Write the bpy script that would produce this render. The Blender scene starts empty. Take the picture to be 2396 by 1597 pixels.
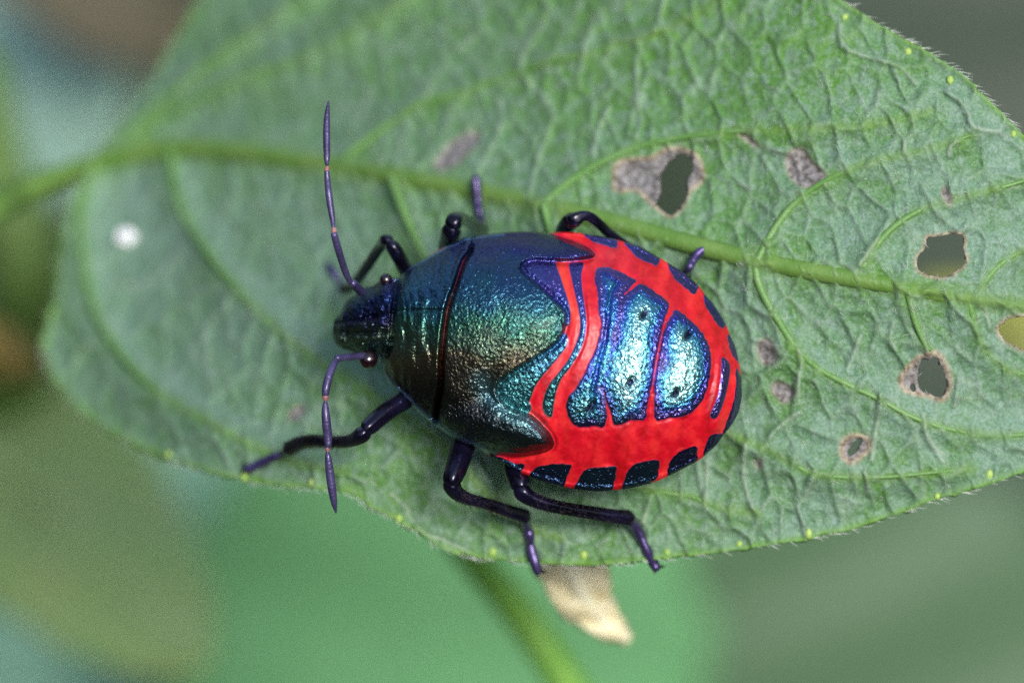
import bpy, math, random
import numpy as np
from mathutils import Matrix, Vector
random.seed(7); rng = np.random.default_rng(11)

# ------------------------------------------------------------------ frame, camera, sky, sun, exposure
# One Blender unit is one centimetre (unit scale below).  The photograph is 2396 x 1597 pixels and 850 of them
# make one centimetre at the insect.  "Frame" coordinates: x right, y up, z towards the lens.
sc = bpy.context.scene
sc.unit_settings.system = 'METRIC'; sc.unit_settings.scale_length = 0.01
S = 1/850.0; DIST = 14.0; PITCH = math.radians(40); HEIGHT = 34.0
RW = Matrix.Translation((0, 0, HEIGHT)) @ Matrix.Rotation(PITCH, 4, 'X')
def P(px, py, z):
    f = S*(DIST-z)/DIST
    return np.stack([(np.asarray(px, float)-1198)*f, -(np.asarray(py, float)-798.5)*f, np.asarray(z, float)+0*np.asarray(px, float)], -1)

cam = bpy.data.objects.new('camera', bpy.data.cameras.new('camera')); sc.collection.objects.link(cam); sc.camera = cam
cam.matrix_world = RW @ Matrix.Translation((0, 0, DIST))
cam.data.sensor_width = 36; cam.data.lens = 36*DIST/(2396*S)
cam.data.clip_start = 0.5; cam.data.clip_end = 20000
cam.data.dof.use_dof = True; cam.data.dof.focus_distance = DIST-0.03
APERTURE = 0.52                                            # entrance pupil, cm
cam.data.dof.aperture_fstop = cam.data.lens*1e-3/APERTURE

SUN_F = Vector((0.26, 0.17, 0.95)).normalized()            # towards the light, frame coordinates
SUN_W = (RW.to_3x3() @ SUN_F).normalized()
w = bpy.data.worlds.new('World'); sc.world = w; w.use_nodes = True
nt = w.node_tree; bg = nt.nodes['Background']; sky = nt.nodes.new('ShaderNodeTexSky')
sky.sky_type = 'NISHITA'; sky.sun_disc = False
sky.sun_elevation = math.asin(SUN_W.z); sky.sun_rotation = math.atan2(SUN_W.x, SUN_W.y)
sky.air_density = 1.0; sky.dust_density = 2.5; sky.ozone_density = 1.5
nt.links.new(sky.outputs[0], bg.inputs[0]); bg.inputs[1].default_value = 0.10
sun = bpy.data.objects.new('sun', bpy.data.lights.new('sun', 'SUN')); sc.collection.objects.link(sun)
sun.data.energy = 1.5; sun.data.angle = math.radians(17); sun.data.color = (1.0, 0.97, 0.93)
sun.rotation_euler = SUN_W.to_track_quat('Z', 'Y').to_euler(); sun.location = (0, 0, 200)
vs = sc.view_settings; vs.view_transform = 'Standard'; vs.look = 'None'; vs.gamma = 1; vs.exposure = 1.15
sc.cycles.use_denoising = False
sc.cycles.max_bounces = 4

# ------------------------------------------------------------------ helpers
def lin(r, g, b):
    f = lambda c: c/12.92 if c <= 0.04045 else ((c+0.055)/1.055)**2.4
    return (f(r/255), f(g/255), f(b/255))
def obj(name, verts, faces, mat=None, parent=None, base=None, smooth=True, attrs=None, kind=None):
    """one mesh object; verts are frame coordinates, base is where its origin stands (top-level only)"""
    v = np.asarray(verts, float)
    top = parent
    while top is not None and top.parent is not None: top = top.parent
    b = np.asarray(base if base is not None else (top['_b'] if top is not None else (0, 0, 0)), float)
    me = bpy.data.meshes.new(name)
    if isinstance(faces, np.ndarray):
        n, k = faces.shape
        me.vertices.add(len(v)); me.vertices.foreach_set('co', (v-b).astype(np.float32).ravel())
        me.loops.add(n*k); me.loops.foreach_set('vertex_index', faces.astype(np.int32).ravel())
        me.polygons.add(n); me.polygons.foreach_set('loop_start', np.arange(0, n*k, k, dtype=np.int32))
        me.update(calc_edges=True)
    else:
        me.from_pydata([tuple(p) for p in (v-b)], [], faces)
    if smooth: me.polygons.foreach_set('use_smooth', np.ones(len(me.polygons), dtype=bool))
    for an, a in (attrs or {}).items():
        a = np.asarray(a, np.float32)
        if a.ndim == 1:
            at = me.attributes.new(an, 'FLOAT', 'POINT'); at.data.foreach_set('value', a)
        else:
            at = me.attributes.new(an, 'FLOAT_COLOR', 'POINT')
            at.data.foreach_set('color', np.concatenate([a, np.ones((len(a), 1), np.float32)], 1).ravel())
    o = bpy.data.objects.new(name, me); sc.collection.objects.link(o)
    if mat: me.materials.append(mat)
    if parent is not None: o.parent = parent
    else:
        o.matrix_world = RW @ Matrix.Translation(tuple(b)); o['_b'] = tuple(b)
    if kind: o['kind'] = kind
    return o
def empty(name, base):
    o = bpy.data.objects.new(name, None); sc.collection.objects.link(o)
    o.matrix_world = RW @ Matrix.Translation(tuple(base)); o['_b'] = tuple(base); o.empty_display_size = 0.2
    return o
def tag(o, label, cat=None, group=None, kind=None):
    o['label'] = label
    if cat: o['category'] = cat
    if group: o['group'] = group
    if kind: o['kind'] = kind
    return o

def smooth_line(pts, n=4, closed=False):
    p = np.asarray(pts, float); m = len(p); out = []
    rngi = range(m if closed else m-1)
    for i in rngi:
        if closed: a, b, c, d = p[(i-1) % m], p[i], p[(i+1) % m], p[(i+2) % m]
        else: a, b, c, d = p[max(i-1, 0)], p[i], p[i+1], p[min(i+2, m-1)]
        for k in range(n):
            t = k/n
            out.append(0.5*((2*b)+(c-a)*t+(2*a-5*b+4*c-d)*t*t+(3*b-a-3*c+d)*t**3))
    if not closed: out.append(p[-1])
    return np.array(out)
def line_dist(x, y, pts, far=1e9, param=False):
    """distance in px to a polyline; far: only search the box round it"""
    p = np.asarray(pts, float); d = np.full(x.shape, far, float); tt = np.zeros(x.shape); sg = np.zeros(x.shape)
    L = np.concatenate([[0], np.cumsum(np.hypot(*np.diff(p, axis=0).T))]); L /= L[-1]
    m = (x > p[:, 0].min()-far) & (x < p[:, 0].max()+far) & (y > p[:, 1].min()-far) & (y < p[:, 1].max()+far)
    xs, ys = x[m], y[m]; dd = np.full(xs.shape, far, float); ti = np.zeros(xs.shape); si = np.zeros(xs.shape)
    for i in range(len(p)-1):
        ax, ay = p[i]; bx, by = p[i+1]; ex, ey = bx-ax, by-ay; q = ex*ex+ey*ey+1e-9
        t = np.clip(((xs-ax)*ex+(ys-ay)*ey)/q, 0, 1); cx, cy = xs-ax-t*ex, ys-ay-t*ey
        r = np.hypot(cx, cy); k = r < dd
        dd[k] = r[k]; ti[k] = (L[i]+(L[i+1]-L[i])*t)[k]; si[k] = np.sign(ex*cy-ey*cx)[k]
    d[m] = dd; tt[m] = ti; sg[m] = si
    return (d, tt, sg) if param else d
def poly_sd(x, y, pts, far=60, n=3):
    """signed px distance to a closed smoothed outline, positive inside"""
    p = smooth_line(pts, n, True); q = np.concatenate([p, p[:1]])
    d = line_dist(x, y, q, far); ins = np.zeros(x.shape, bool)
    m = (x > p[:, 0].min()) & (x < p[:, 0].max()) & (y > p[:, 1].min()) & (y < p[:, 1].max())
    xs, ys = x[m], y[m]; c = np.zeros(xs.shape, bool)
    for i in range(len(p)):
        ax, ay = q[i]; bx, by = q[i+1]
        if ay == by: continue
        c ^= ((ay > ys) != (by > ys)) & (xs < (bx-ax)*(ys-ay)/(by-ay)+ax)
    ins[m] = c
    return np.where(ins, d, -d)
def sst(x, a, b):
    t = np.clip((x-a)/(b-a), 0, 1); return t*t*(3-2*t)
def hashf(i, j, s):
    h = np.sin(i*127.1+j*311.7+s*74.7)*43758.5453
    return h-np.floor(h)
def vnoise(x, y, s=0):
    xi, yi = np.floor(x), np.floor(y); fx, fy = x-xi, y-yi
    fx = fx*fx*(3-2*fx); fy = fy*fy*(3-2*fy)
    a, b, c, d = hashf(xi, yi, s), hashf(xi+1, yi, s), hashf(xi, yi+1, s), hashf(xi+1, yi+1, s)
    return (a*(1-fx)+b*fx)*(1-fy)+(c*(1-fx)+d*fx)*fy
def fbm(x, y, s=0, o=3):
    r = 0; a = 0.5; t = 0
    for k in range(o):
        r = r+a*vnoise(x*2**k, y*2**k, s+k*13); t += a; a *= .5
    return r/t
def voro(x, y, s=0):
    xi, yi = np.floor(x), np.floor(y); f1 = np.full(x.shape, 9.0); f2 = np.full(x.shape, 9.0); idv = np.zeros(x.shape)
    for di in (-1, 0, 1):
        for dj in (-1, 0, 1):
            i, j = xi+di, yi+dj
            d = np.hypot(i+hashf(i, j, s)-x, j+hashf(i, j, s+5)-y)
            k = d < f1; f2 = np.where(k, f1, np.minimum(f2, d)); idv = np.where(k, hashf(i, j, s+9), idv); f1 = np.where(k, d, f1)
    return f1, f2, idv
CROP = {1: (740, 560, 4.6125), 2: (880, 520, 2.7038), 3: (1160, 500, 3.7333), 4: (1140, 760, 3.7339), 5: (540, 780, 3.563),
        6: (1000, 1000, 3.9217), 7: (740, 380, 4.9), 8: (1260, 440, 5.3477), 10: (0, 0, 2.8), 11: (800, 0, 2.8), 12: (1600, 0, 2.8),
        13: (1600, 500, 2.8), 14: (1500, 1000, 2.626), 15: (700, 1000, 2.614), 16: (0, 400, 2.613), 20: (2060, 500, 3.408), 21: (1380, 300, 6.534), 0: (0, 0, 0.98163)}
def C(k, *pts):
    ox, oy, s = CROP[k]; return [(ox+a/s, oy+b/s) for a, b in pts]

def tube(points, radii, sides=12, n=5, cap=True, ridge=0.0):
    """frame points (N,3) + radii (cm): swept rounded tube"""
    q = smooth_line(np.concatenate([np.asarray(points, float), np.asarray(radii, float)[:, None]], 1), n)
    p, r = q[:, :3], np.maximum(q[:, 3], 1e-4)
    t = np.gradient(p, axis=0); t /= np.linalg.norm(t, axis=1)[:, None]+1e-12
    if cap:
        def capend(p0, t0, r0, sgn):
            a = np.array([0.25, 0.6, 0.87, 1.0]); return [(p0+sgn*t0*r0*s, max(r0*math.sqrt(max(0, 1-s*s)), r0*0.04)) for s in a]
        e = capend(p[-1], t[-1], r[-1], 1); s = capend(p[0], t[0], r[0], -1)[::-1]
        p = np.concatenate([[k[0] for k in s], p, [k[0] for k in e]]); r = np.concatenate([[k[1] for k in s], r, [k[1] for k in e]])
        t = np.concatenate([[t[0]]*4, t, [t[-1]]*4])
    up = np.array([0.1, 0.2, 1.0]); u = None; V = []
    for i in range(len(p)):
        b = up if u is None else u
        u = b-t[i]*np.dot(b, t[i]); u /= np.linalg.norm(u)+1e-12; v = np.cross(t[i], u)
        for k in range(sides):
            a = 2*math.pi*k/sides; V.append(p[i]+r[i]*(1+ridge*math.cos(4*a))*(math.cos(a)*u+math.sin(a)*v))
    m = len(p); F = np.array([[i*sides+k, i*sides+(k+1) % sides, (i+1)*sides+(k+1) % sides, (i+1)*sides+k] for i in range(m-1) for k in range(sides)])
    return np.array(V), F
def ellipsoid(c, r, n=14, m=20):
    V = []
    for i in range(n+1):
        a = math.pi*i/n
        for k in range(m):
            b = 2*math.pi*k/m; V.append((c[0]+r[0]*math.sin(a)*math.cos(b), c[1]+r[1]*math.sin(a)*math.sin(b), c[2]+r[2]*math.cos(a)))
    F = np.array([[i*m+k, (i+1)*m+k, (i+1)*m+(k+1) % m, i*m+(k+1) % m] for i in range(n) for k in range(m)])
    return np.array(V), F
def merge(parts):
    V, F, o = [], [], 0
    for v, f in parts:
        V.append(v); F.append(np.asarray(f)+o); o += len(v)
    return np.concatenate(V), np.concatenate(F)

# ------------------------------------------------------------------ material helpers
def mat(name, col=(.5, .5, .5), rough=.5, metal=0, spec=.5):
    m = bpy.data.materials.new(name); m.use_nodes = True
    b = m.node_tree.nodes['Principled BSDF']
    b.inputs['Base Color'].default_value = (*col, 1); b.inputs['Roughness'].default_value = rough
    b.inputs['Metallic'].default_value = metal; b.inputs['Specular IOR Level'].default_value = spec
    return m, m.node_tree, b
def node(nt, t, **kw):
    n = nt.nodes.new(t)
    for k, v in kw.items(): setattr(n, k, v)
    return n
def setin(n, **kw):
    for k, v in kw.items(): n.inputs[k.replace('_', ' ')].default_value = v
    return n
def L(nt, a, b): nt.links.new(a, b)
def attr(nt, name): return node(nt, 'ShaderNodeAttribute', attribute_name=name)
def math_(nt, op, a, b=None, c=None):
    n = node(nt, 'ShaderNodeMath', operation=op)
    for i, x in enumerate((a, b, c)):
        if x is None: continue
        if hasattr(x, 'links') or hasattr(x, 'is_linked'): L(nt, x, n.inputs[i])
        else: n.inputs[i].default_value = x
    return n.outputs[0]
def mixc(nt, f, a, b):
    n = node(nt, 'ShaderNodeMix', data_type='RGBA')
    for i, x in ((0, f), (6, a), (7, b)):
        if hasattr(x, 'is_linked'): L(nt, x, n.inputs[i])
        else: n.inputs[i].default_value = x if i == 0 else (*x, 1)
    return n.outputs[2]
def ramp(nt, fac, stops):
    n = node(nt, 'ShaderNodeValToRGB'); cr = n.color_ramp
    while len(cr.elements) < len(stops): cr.elements.new(0.5)
    for e, (p, c) in zip(cr.elements, stops):
        e.position = p; e.color = (*c, 1) if len(c) == 3 else c
    L(nt, fac, n.inputs[0]); return n.outputs[0]
def bump(nt, h, strength, dist, normal=None):
    n = node(nt, 'ShaderNodeBump'); n.inputs['Distance'].default_value = dist
    if hasattr(strength, 'is_linked'): L(nt, strength, n.inputs['Strength'])
    else: n.inputs['Strength'].default_value = strength
    L(nt, h, n.inputs['Height'])
    if normal is not None: L(nt, normal, n.inputs['Normal'])
    return n.outputs[0]

# ================================================================== the leaf surface (shared heights)
CP = np.array([(0, 480, -1.25), (200, 600, -1.08), (150, 900, -.92), (400, 250, -1.2), (650, 50, -1.1), (400, 700, -.88), (450, 1050, -.58), (700, 400, -.85),
    (700, 800, -.58), (750, 1120, -.40), (1000, 100, -.82), (1000, 450, -.62), (1000, 800, -.45), (1000, 1200, -.33), (1300, 150, -.58), (1300, 500, -.42),
    (1300, 900, -.34), (1300, 1300, -.28), (1600, 300, -.34), (1600, 700, -.25), (1650, 1150, -.20), (1900, 100, -.22), (1900, 600, -.12), (1900, 1000, -.10),
    (2200, 300, -.06), (2300, 800, -.06), (2200, 1100, -.12), (2650, 700, -.2), (1900, 1230, -.17), (1300, -200, -.75), (2850, 780, -.3)])
def _tps(r): return np.where(r > 1e-9, r*r*np.log(np.maximum(r, 1e-9)), 0)
CP[:, 2] = np.where(CP[:, 2] < -.4, -.4+(CP[:, 2]+.4)*1.75, CP[:, 2])
_c = CP[:, :2]/1000; _K = _tps(np.hypot(*(_c[:, None]-_c[None]).transpose(2, 0, 1)))+0.02*np.eye(len(_c))
_Pm = np.concatenate([np.ones((len(_c), 1)), _c], 1); _A = np.block([[_K, _Pm], [_Pm.T, np.zeros((3, 3))]])
_W = np.linalg.solve(_A, np.concatenate([CP[:, 2], np.zeros(3)]))
def zbase(px, py):
    x, y = np.asarray(px, float)/1000, np.asarray(py, float)/1000; r = _W[-3]+_W[-2]*x+_W[-1]*y
    for (a, b), k in zip(_c, _W[:-3]): r = r+k*_tps(np.hypot(x-a, y-b))
    return r

MID = smooth_line(C(0, (20, 462), (150, 402), (300, 355), (450, 342), (600, 357), (770, 385), (900, 406), (1050, 432), (1200, 462), (1300, 485), (1450, 522), (1600, 565), (1750, 600), (1900, 630), (2050, 655), (2200, 682), (2352, 702), (2600, 735), (2810, 752)), 4)
SEC = [smooth_line(q, 4) for q in (
    C(0, (392, 350), (402, 420), (425, 500), (470, 570), (560, 680), (680, 790), (800, 870), (900, 930), (1010, 1010), (1100, 1110), (1190, 1200), (1290, 1235)),
    C(0, (215, 380), (190, 470), (190, 580), (215, 700), (260, 790), (350, 890), (450, 950), (560, 1010), (680, 1060), (800, 1080)),
    C(0, (1735, 600), (1742, 650), (1772, 710), (1830, 800), (1900, 860), (2000, 905), (2080, 950), (2180, 985), (2300, 1000), (2420, 990)),
    C(0, (1250, 475), (1300, 640), (1400, 820), (1540, 940), (1690, 1000), (1770, 1035), (1850, 1080), (1900, 1092), (2000, 1096), (2110, 1088), (2230, 1075)),
    C(0, (900, 410), (960, 560), (1080, 760), (1250, 960), (1420, 1090), (1500, 1125), (1590, 1140), (1650, 1165), (1740, 1178)),
    C(0, (2085, 662), (2092, 700), (2105, 745), (2122, 785), (2138, 806)),
    C(0, (2225, 688), (2238, 740), (2262, 800), (2320, 850), (2450, 880)),
    C(0, (290, 348), (345, 285), (430, 235), (560, 180), (700, 128), (800, 75), (880, 25), (960, -40)),
    C(0, (255, 352), (320, 285), (400, 210), (520, 118), (650, 22), (720, -40)),
    C(11, (30, 1040), (60, 1000), (300, 820), (500, 690), (800, 600), (1100, 500), (1350, 410), (1700, 330), (2100, 200), (2400, 40), (2500, -60)),
    C(11, (1350, 1310), (1480, 1200), (1700, 1060), (1950, 960), (2200, 905), (2500, 865), (2800, 850), (3100, 840), (3400, 825), (3650, 790), (3850, 720)),
    C(13, (480, 310), (600, 90), (720, -60), (900, -200), (1200, -330), (1600, -420), (1900, -520)),
    C(13, (1180, 340), (1300, 160), (1500, 0), (1800, -100), (2150, -190), (2300, -240)),
    C(13, (1900, 560), (2050, 350), (2250, 230), (2500, 160)))]
TER = [smooth_line(q, 3) for q in (
    C(11, (540, 650), (600, 540), (690, 385)), C(11, (1150, 480), (1200, 330), (1330, 130), (1350, 0)), C(11, (1190, 500), (1300, 620), (1390, 740), (1340, 880), (1290, 1020), (1230, 1250)),
    C(11, (1580, 340), (1620, 220), (1700, 60)), C(11, (2040, 220), (2110, 0)), C(11, (1920, 900), (1960, 780), (1930, 600), (1930, 360)), C(11, (50, 840), (140, 720), (170, 580)),
    C(11, (880, 1130), (960, 980), (1040, 800), (1030, 650)), C(11, (350, 1080), (400, 900)), C(11, (730, 340), (840, 260), (930, 190)), C(11, (1640, 1000), (1690, 820), (1750, 700)),
    C(16, (920, 720), (1050, 540), (1160, 490)), C(16, (1240, 1050), (1280, 930), (1380, 800)), C(16, (700, 690), (850, 690), (950, 700)), C(16, (440, 1150), (540, 1050)), C(16, (1260, 1060), (1270, 1200), (1320, 1300)),
    C(13, (750, 890), (770, 980), (750, 1100), (760, 1240)), C(13, (760, 1300), (650, 1370), (560, 1460)), C(13, (1080, 1000), (1160, 800)), C(13, (1480, 510), (1500, 640), (1550, 780), (1600, 890)), C(13, (1370, 720), (1355, 820), (1390, 890)),
    C(13, (1980, 620), (2010, 750)), C(13, (1290, 1180), (1270, 1330), (1240, 1560)), C(13, (1570, 1310), (1600, 1480), (1700, 1570)), C(13, (1800, 1100), (1775, 1260)), C(13, (1150, 330), (1270, 160)), C(13, (1820, 120), (1860, 60)),
    C(12, (1030, 160), (1040, 300), (1200, 370), (1400, 430), (1510, 540)), C(12, (1720, 590), (1840, 700), (1900, 830), (2070, 860)), C(12, (1740, 1020), (1750, 960), (1800, 920)), C(12, (1440, 1000), (1450, 920)), C(12, (1280, 600), (1260, 690)),
    C(14, (640, 100), (630, 320), (690, 500)), C(14, (1380, 270), (1390, 400)), C(14, (400, 200), (405, 440)), C(14, (1000, 460), (1060, 310)), C(14, (60, 420), (20, 580)), C(14, (960, 480), (1010, 650)), C(14, (1440, 20), (1420, 200)), C(14, (1750, 30), (1800, 120), (1860, 210)),
    C(15, (660, 520), (760, 640), (900, 690), (1040, 760)), C(15, (560, 400), (680, 510)))]
def vein_ridge(px, py):
    d, t, s = line_dist(px, py, MID, 160, True)
    wid = 22-8*np.clip(t*1.15, 0, 1)
    z = 0.016*np.exp(-(d/wid)**2)+0.03*np.exp(-(d/70)**2)
    ds = np.full(px.shape, 160.0); amp = np.zeros(px.shape)
    for k, q in enumerate(SEC):
        di, _t, sg = line_dist(px, py, q, 160, True); ds = np.minimum(ds, di)
        big = .055 if k in (0, 1, 7, 8) else .024; wd = np.where(sg*(1 if k < 7 else -1) > 0, 62 if k in (0, 1) else 44, 34)
        amp = np.maximum(amp, big*np.exp(-(di/wd)**2))
    z = z+amp*(1-np.exp(-(d/30)**2)*.6)
    return z, d, ds, wid
def zleaf(px, py):
    px = np.asarray(px, float)*np.ones(1); py = np.asarray(py, float)*np.ones(1)
    return zbase(px, py)+vein_ridge(px, py)[0]
def zl(px, py): return float(zleaf(px, py)[0])

OUTLINE = (C(0, (235, 330), (290, 262), (340, 190), (390, 110), (450, 10), (560, -110), (800, -190), (1050, -220), (1350, -220), (1650, -150), (1800, -80), (1925, -4), (1985, 35), (2050, 74), (2105, 104), (2165, 140), (2215, 175), (2255, 215), (2300, 258),
     (2340, 300), (2400, 370), (2520, 470), (2660, 590), (2780, 690), (2840, 750), (2780, 830), (2640, 930), (2480, 1030), (2352, 1084), (2270, 1112), (2205, 1132), (2140, 1150), (2085, 1172), (1965, 1213), (1900, 1226), (1850, 1238), (1775, 1249), (1700, 1262), (1620, 1271), (1530, 1281),
     (1465, 1288), (1400, 1294), (1335, 1296), (1260, 1294), (1185, 1288), (1110, 1281), (1060, 1272), (1010, 1255), (965, 1225), (925, 1202), (885, 1180), (850, 1163), (820, 1142), (785, 1130), (745, 1124), (700, 1120), (640, 1114), (570, 1103), (500, 1090), (435, 1070), (375, 1050),
     (310, 1020), (250, 988), (200, 955), (155, 912), (118, 860), (98, 800), (108, 740), (128, 680), (132, 610), (142, 530), (165, 455), (200, 395)))
HOLES = [C(20, (372, 190), (450, 182), (540, 165), (630, 160), (668, 200), (660, 290), (685, 340), (682, 380), (640, 430), (590, 470), (520, 500), (440, 502), (370, 485), (305, 450), (288, 390), (305, 330), (350, 290), (362, 240)),
    C(20, (330, 1160), (390, 1165), (455, 1150), (490, 1220), (515, 1300), (525, 1360), (485, 1460), (430, 1450), (370, 1425), (320, 1400), (295, 1330), (300, 1240)),
    C(20, (940, 930), (965, 880), (1020, 842), (1100, 825), (1200, 815), (1320, 850), (1360, 930), (1330, 1020), (1240, 1080), (1140, 1080), (1060, 1045), (980, 990)),
    C(21, (1330, 390), (1440, 400), (1560, 480), (1590, 600), (1530, 780), (1530, 900), (1470, 1050), (1380, 1200), (1280, 1320), (1180, 1310), (1080, 1230), (1000, 1140), (1060, 950), (1020, 780), (1090, 620), (1200, 500)),
    C(14, (1268, 150), (1300, 95), (1335, 68), (1362, 85), (1340, 130), (1290, 175)),
    C(20, (235, 1365), (262, 1345), (282, 1370), (278, 1410), (255, 1420))]
RIMS = [HOLES[0], C(20, (160, 1320), (220, 1220), (320, 1140), (410, 1110), (470, 1120), (520, 1210), (560, 1340), (520, 1450), (470, 1485), (380, 1450), (250, 1425), (190, 1400)), HOLES[2],
    C(21, (390, 580), (520, 500), (750, 470), (950, 450), (1150, 330), (1320, 310), (1500, 340), (1640, 430), (1720, 600), (1730, 760), (1640, 870), (1530, 960), (1430, 1180), (1290, 1330), (1180, 1330), (1000, 1190), (800, 1020), (700, 950), (400, 940), (370, 800)),
    C(14, (1240, 90), (1300, 50), (1390, 65), (1400, 130), (1360, 170), (1290, 212), (1235, 170))]
SPOTS = [C(12, (670, 1030), (730, 970), (800, 990), (850, 1070), (930, 1140), (900, 1210), (820, 1230), (740, 1210), (680, 1130)),
    C(13, (480, 850), (540, 820), (590, 860), (610, 940), (560, 990), (500, 960)), C(13, (570, 1130), (620, 1095), (690, 1130), (730, 1170), (700, 1220), (650, 1240), (590, 1190)),
    C(5, (480, 690), (520, 620), (600, 600), (615, 640), (570, 710), (510, 725)), C(11, (600, 1090), (680, 970), (780, 890), (880, 860), (905, 905), (840, 990), (720, 1100)), C(14, (700, 210), (740, 190), (735, 250), (710, 245)),
    C(12, (360, 890), (400, 880), (490, 950), (470, 960)), C(12, (1690, 1240), (1720, 1230), (1760, 1300), (1740, 1350), (1700, 1300))]

# ------------------------------------------------------------------ leaf materials
def leaf_material():
    m, nt, b = mat('leaf_underside', rough=.55, spec=.22)
    tc = node(nt, 'ShaderNodeTexCoord').outputs['Object']
    ter = attr(nt, 'ter').outputs['Fac']; cell = attr(nt, 'cell').outputs['Fac']; vein = attr(nt, 'vein').outputs['Fac']
    nec = attr(nt, 'nec').outputs['Fac']; rim = attr(nt, 'rim').outputs['Fac']; warm = attr(nt, 'warm').outputs['Fac']; mar = attr(nt, 'margin').outputs['Fac']
    n1 = setin(node(nt, 'ShaderNodeTexNoise'), Scale=4.0, Detail=4.0, Roughness=.6); L(nt, tc, n1.inputs['Vector'])
    n2 = setin(node(nt, 'ShaderNodeTexNoise'), Scale=45.0, Detail=3.0, Roughness=.65); L(nt, tc, n2.inputs['Vector'])
    # fine net of veinlets: edges of small cells, bent by noise
    wob = setin(node(nt, 'ShaderNodeTexNoise'), Scale=22.0, Detail=2.0); L(nt, tc, wob.inputs['Vector'])
    vadd = node(nt, 'ShaderNodeVectorMath', operation='MULTIPLY_ADD'); L(nt, wob.outputs['Color'], vadd.inputs[0]); vadd.inputs[1].default_value = (.03, .03, .03); L(nt, tc, vadd.inputs[2])
    v1 = setin(node(nt, 'ShaderNodeTexVoronoi', feature='DISTANCE_TO_EDGE'), Scale=34.0); L(nt, vadd.outputs[0], v1.inputs['Vector'])
    v2 = setin(node(nt, 'ShaderNodeTexVoronoi', feature='F1'), Scale=34.0); L(nt, vadd.outputs[0], v2.inputs['Vector'])
    fine = math_(nt, 'SUBTRACT', 1, math_(nt, 'MINIMUM', math_(nt, 'MULTIPLY', v1.outputs['Distance'], 9), 1))
    sep = node(nt, 'ShaderNodeSeparateColor'); L(nt, v2.outputs['Color'], sep.inputs[0])
    green, blue, deep, pale = (.11, .255, .07), (.18, .30, .275), (.055, .155, .05), (.34, .45, .44)
    c = mixc(nt, ramp(nt, math_(nt, 'ADD', math_(nt, 'MULTIPLY', n1.outputs['Fac'], .7), math_(nt, 'MULTIPLY', cell, .3)), [(.36, (0, 0, 0)), (.62, (1, 1, 1))]), green, blue)
    c = mixc(nt, math_(nt, 'MULTIPLY', warm, 1.0), c, (.125, .32, .035))
    c = mixc(nt, math_(nt, 'MULTIPLY', ramp(nt, n2.outputs['Fac'], [(.42, (0, 0, 0)), (.66, (1, 1, 1))]), .65), c, deep)
    c = mixc(nt, math_(nt, 'MULTIPLY', ramp(nt, math_(nt, 'ADD', math_(nt, 'MULTIPLY', sep.outputs[0], .5), math_(nt, 'MULTIPLY', n2.outputs['Fac'], .5)), [(.42, (0, 0, 0)), (.68, (1, 1, 1))]), .6), c, pale)
    c = mixc(nt, math_(nt, 'MULTIPLY', math_(nt, 'MULTIPLY', attr(nt, 'pale_lit').outputs['Fac'], math_(nt, 'MULTIPLY_ADD', warm, -.7, 1)), .68), c, mixc(nt, n2.outputs['Fac'], (.22, .35, .35), (.50, .62, .70)))
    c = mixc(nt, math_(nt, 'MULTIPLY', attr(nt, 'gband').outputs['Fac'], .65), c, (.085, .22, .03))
    n5 = setin(node(nt, 'ShaderNodeTexNoise'), Scale=120.0, Detail=2.0, Roughness=.7); L(nt, tc, n5.inputs['Vector'])
    c = mixc(nt, math_(nt, 'MULTIPLY', ramp(nt, n5.outputs['Fac'], [(.5, (0, 0, 0)), (.7, (1, 1, 1))]), .42), c, (.40, .52, .46))
    c = mixc(nt, math_(nt, 'MULTIPLY', ramp(nt, n5.outputs['Fac'], [(.3, (1, 1, 1)), (.46, (0, 0, 0))]), .55), c, (.045, .15, .035))
    c = mixc(nt, math_(nt, 'MULTIPLY', fine, .28), c, (.10, .24, .06))
    c = mixc(nt, math_(nt, 'MULTIPLY', ter, .7), c, (.38, .48, .36))
    c = mixc(nt, math_(nt, 'MULTIPLY', vein, .75), c, (.17, .30, .05))
    c = mixc(nt, math_(nt, 'MULTIPLY', mar, .8), c, (.17, .36, .04))
    n3 = setin(node(nt, 'ShaderNodeTexNoise'), Scale=60.0, Detail=4.0); L(nt, tc, n3.inputs['Vector'])
    brown = ramp(nt, n3.outputs['Fac'], [(.35, (.12, .11, .10)), (.5, (.24, .225, .215)), (.66, (.36, .34, .335))])
    c = mixc(nt, nec, c, brown)
    rimc = ramp(nt, n3.outputs['Fac'], [(.35, (.24, .17, .10)), (.6, (.50, .43, .31))])
    c = mixc(nt, rim, c, rimc)
    L(nt, c, b.inputs['Base Color'])
    h = math_(nt, 'ADD', math_(nt, 'MULTIPLY', v2.outputs['Distance'], -.6), math_(nt, 'MULTIPLY', n2.outputs['Fac'], .8))
    L(nt, bump(nt, h, .7, .007), b.inputs['Normal'])
    b.inputs['Sheen Weight'].default_value = .06; b.inputs['Sheen Roughness'].default_value = .5; b.inputs['Sheen Tint'].default_value = (.85, .95, 1, 1)
    tr = node(nt, 'ShaderNodeBsdfTranslucent'); tr.inputs[0].default_value = (.10, .22, .03, 1)
    ad = node(nt, 'ShaderNodeMixShader'); ad.inputs[0].default_value = .18
    out = nt.nodes['Material Output']; L(nt, b.outputs[0], ad.inputs[1]); L(nt, tr.outputs[0], ad.inputs[2]); L(nt, ad.outputs[0], out.inputs[0])
    return m
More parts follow.
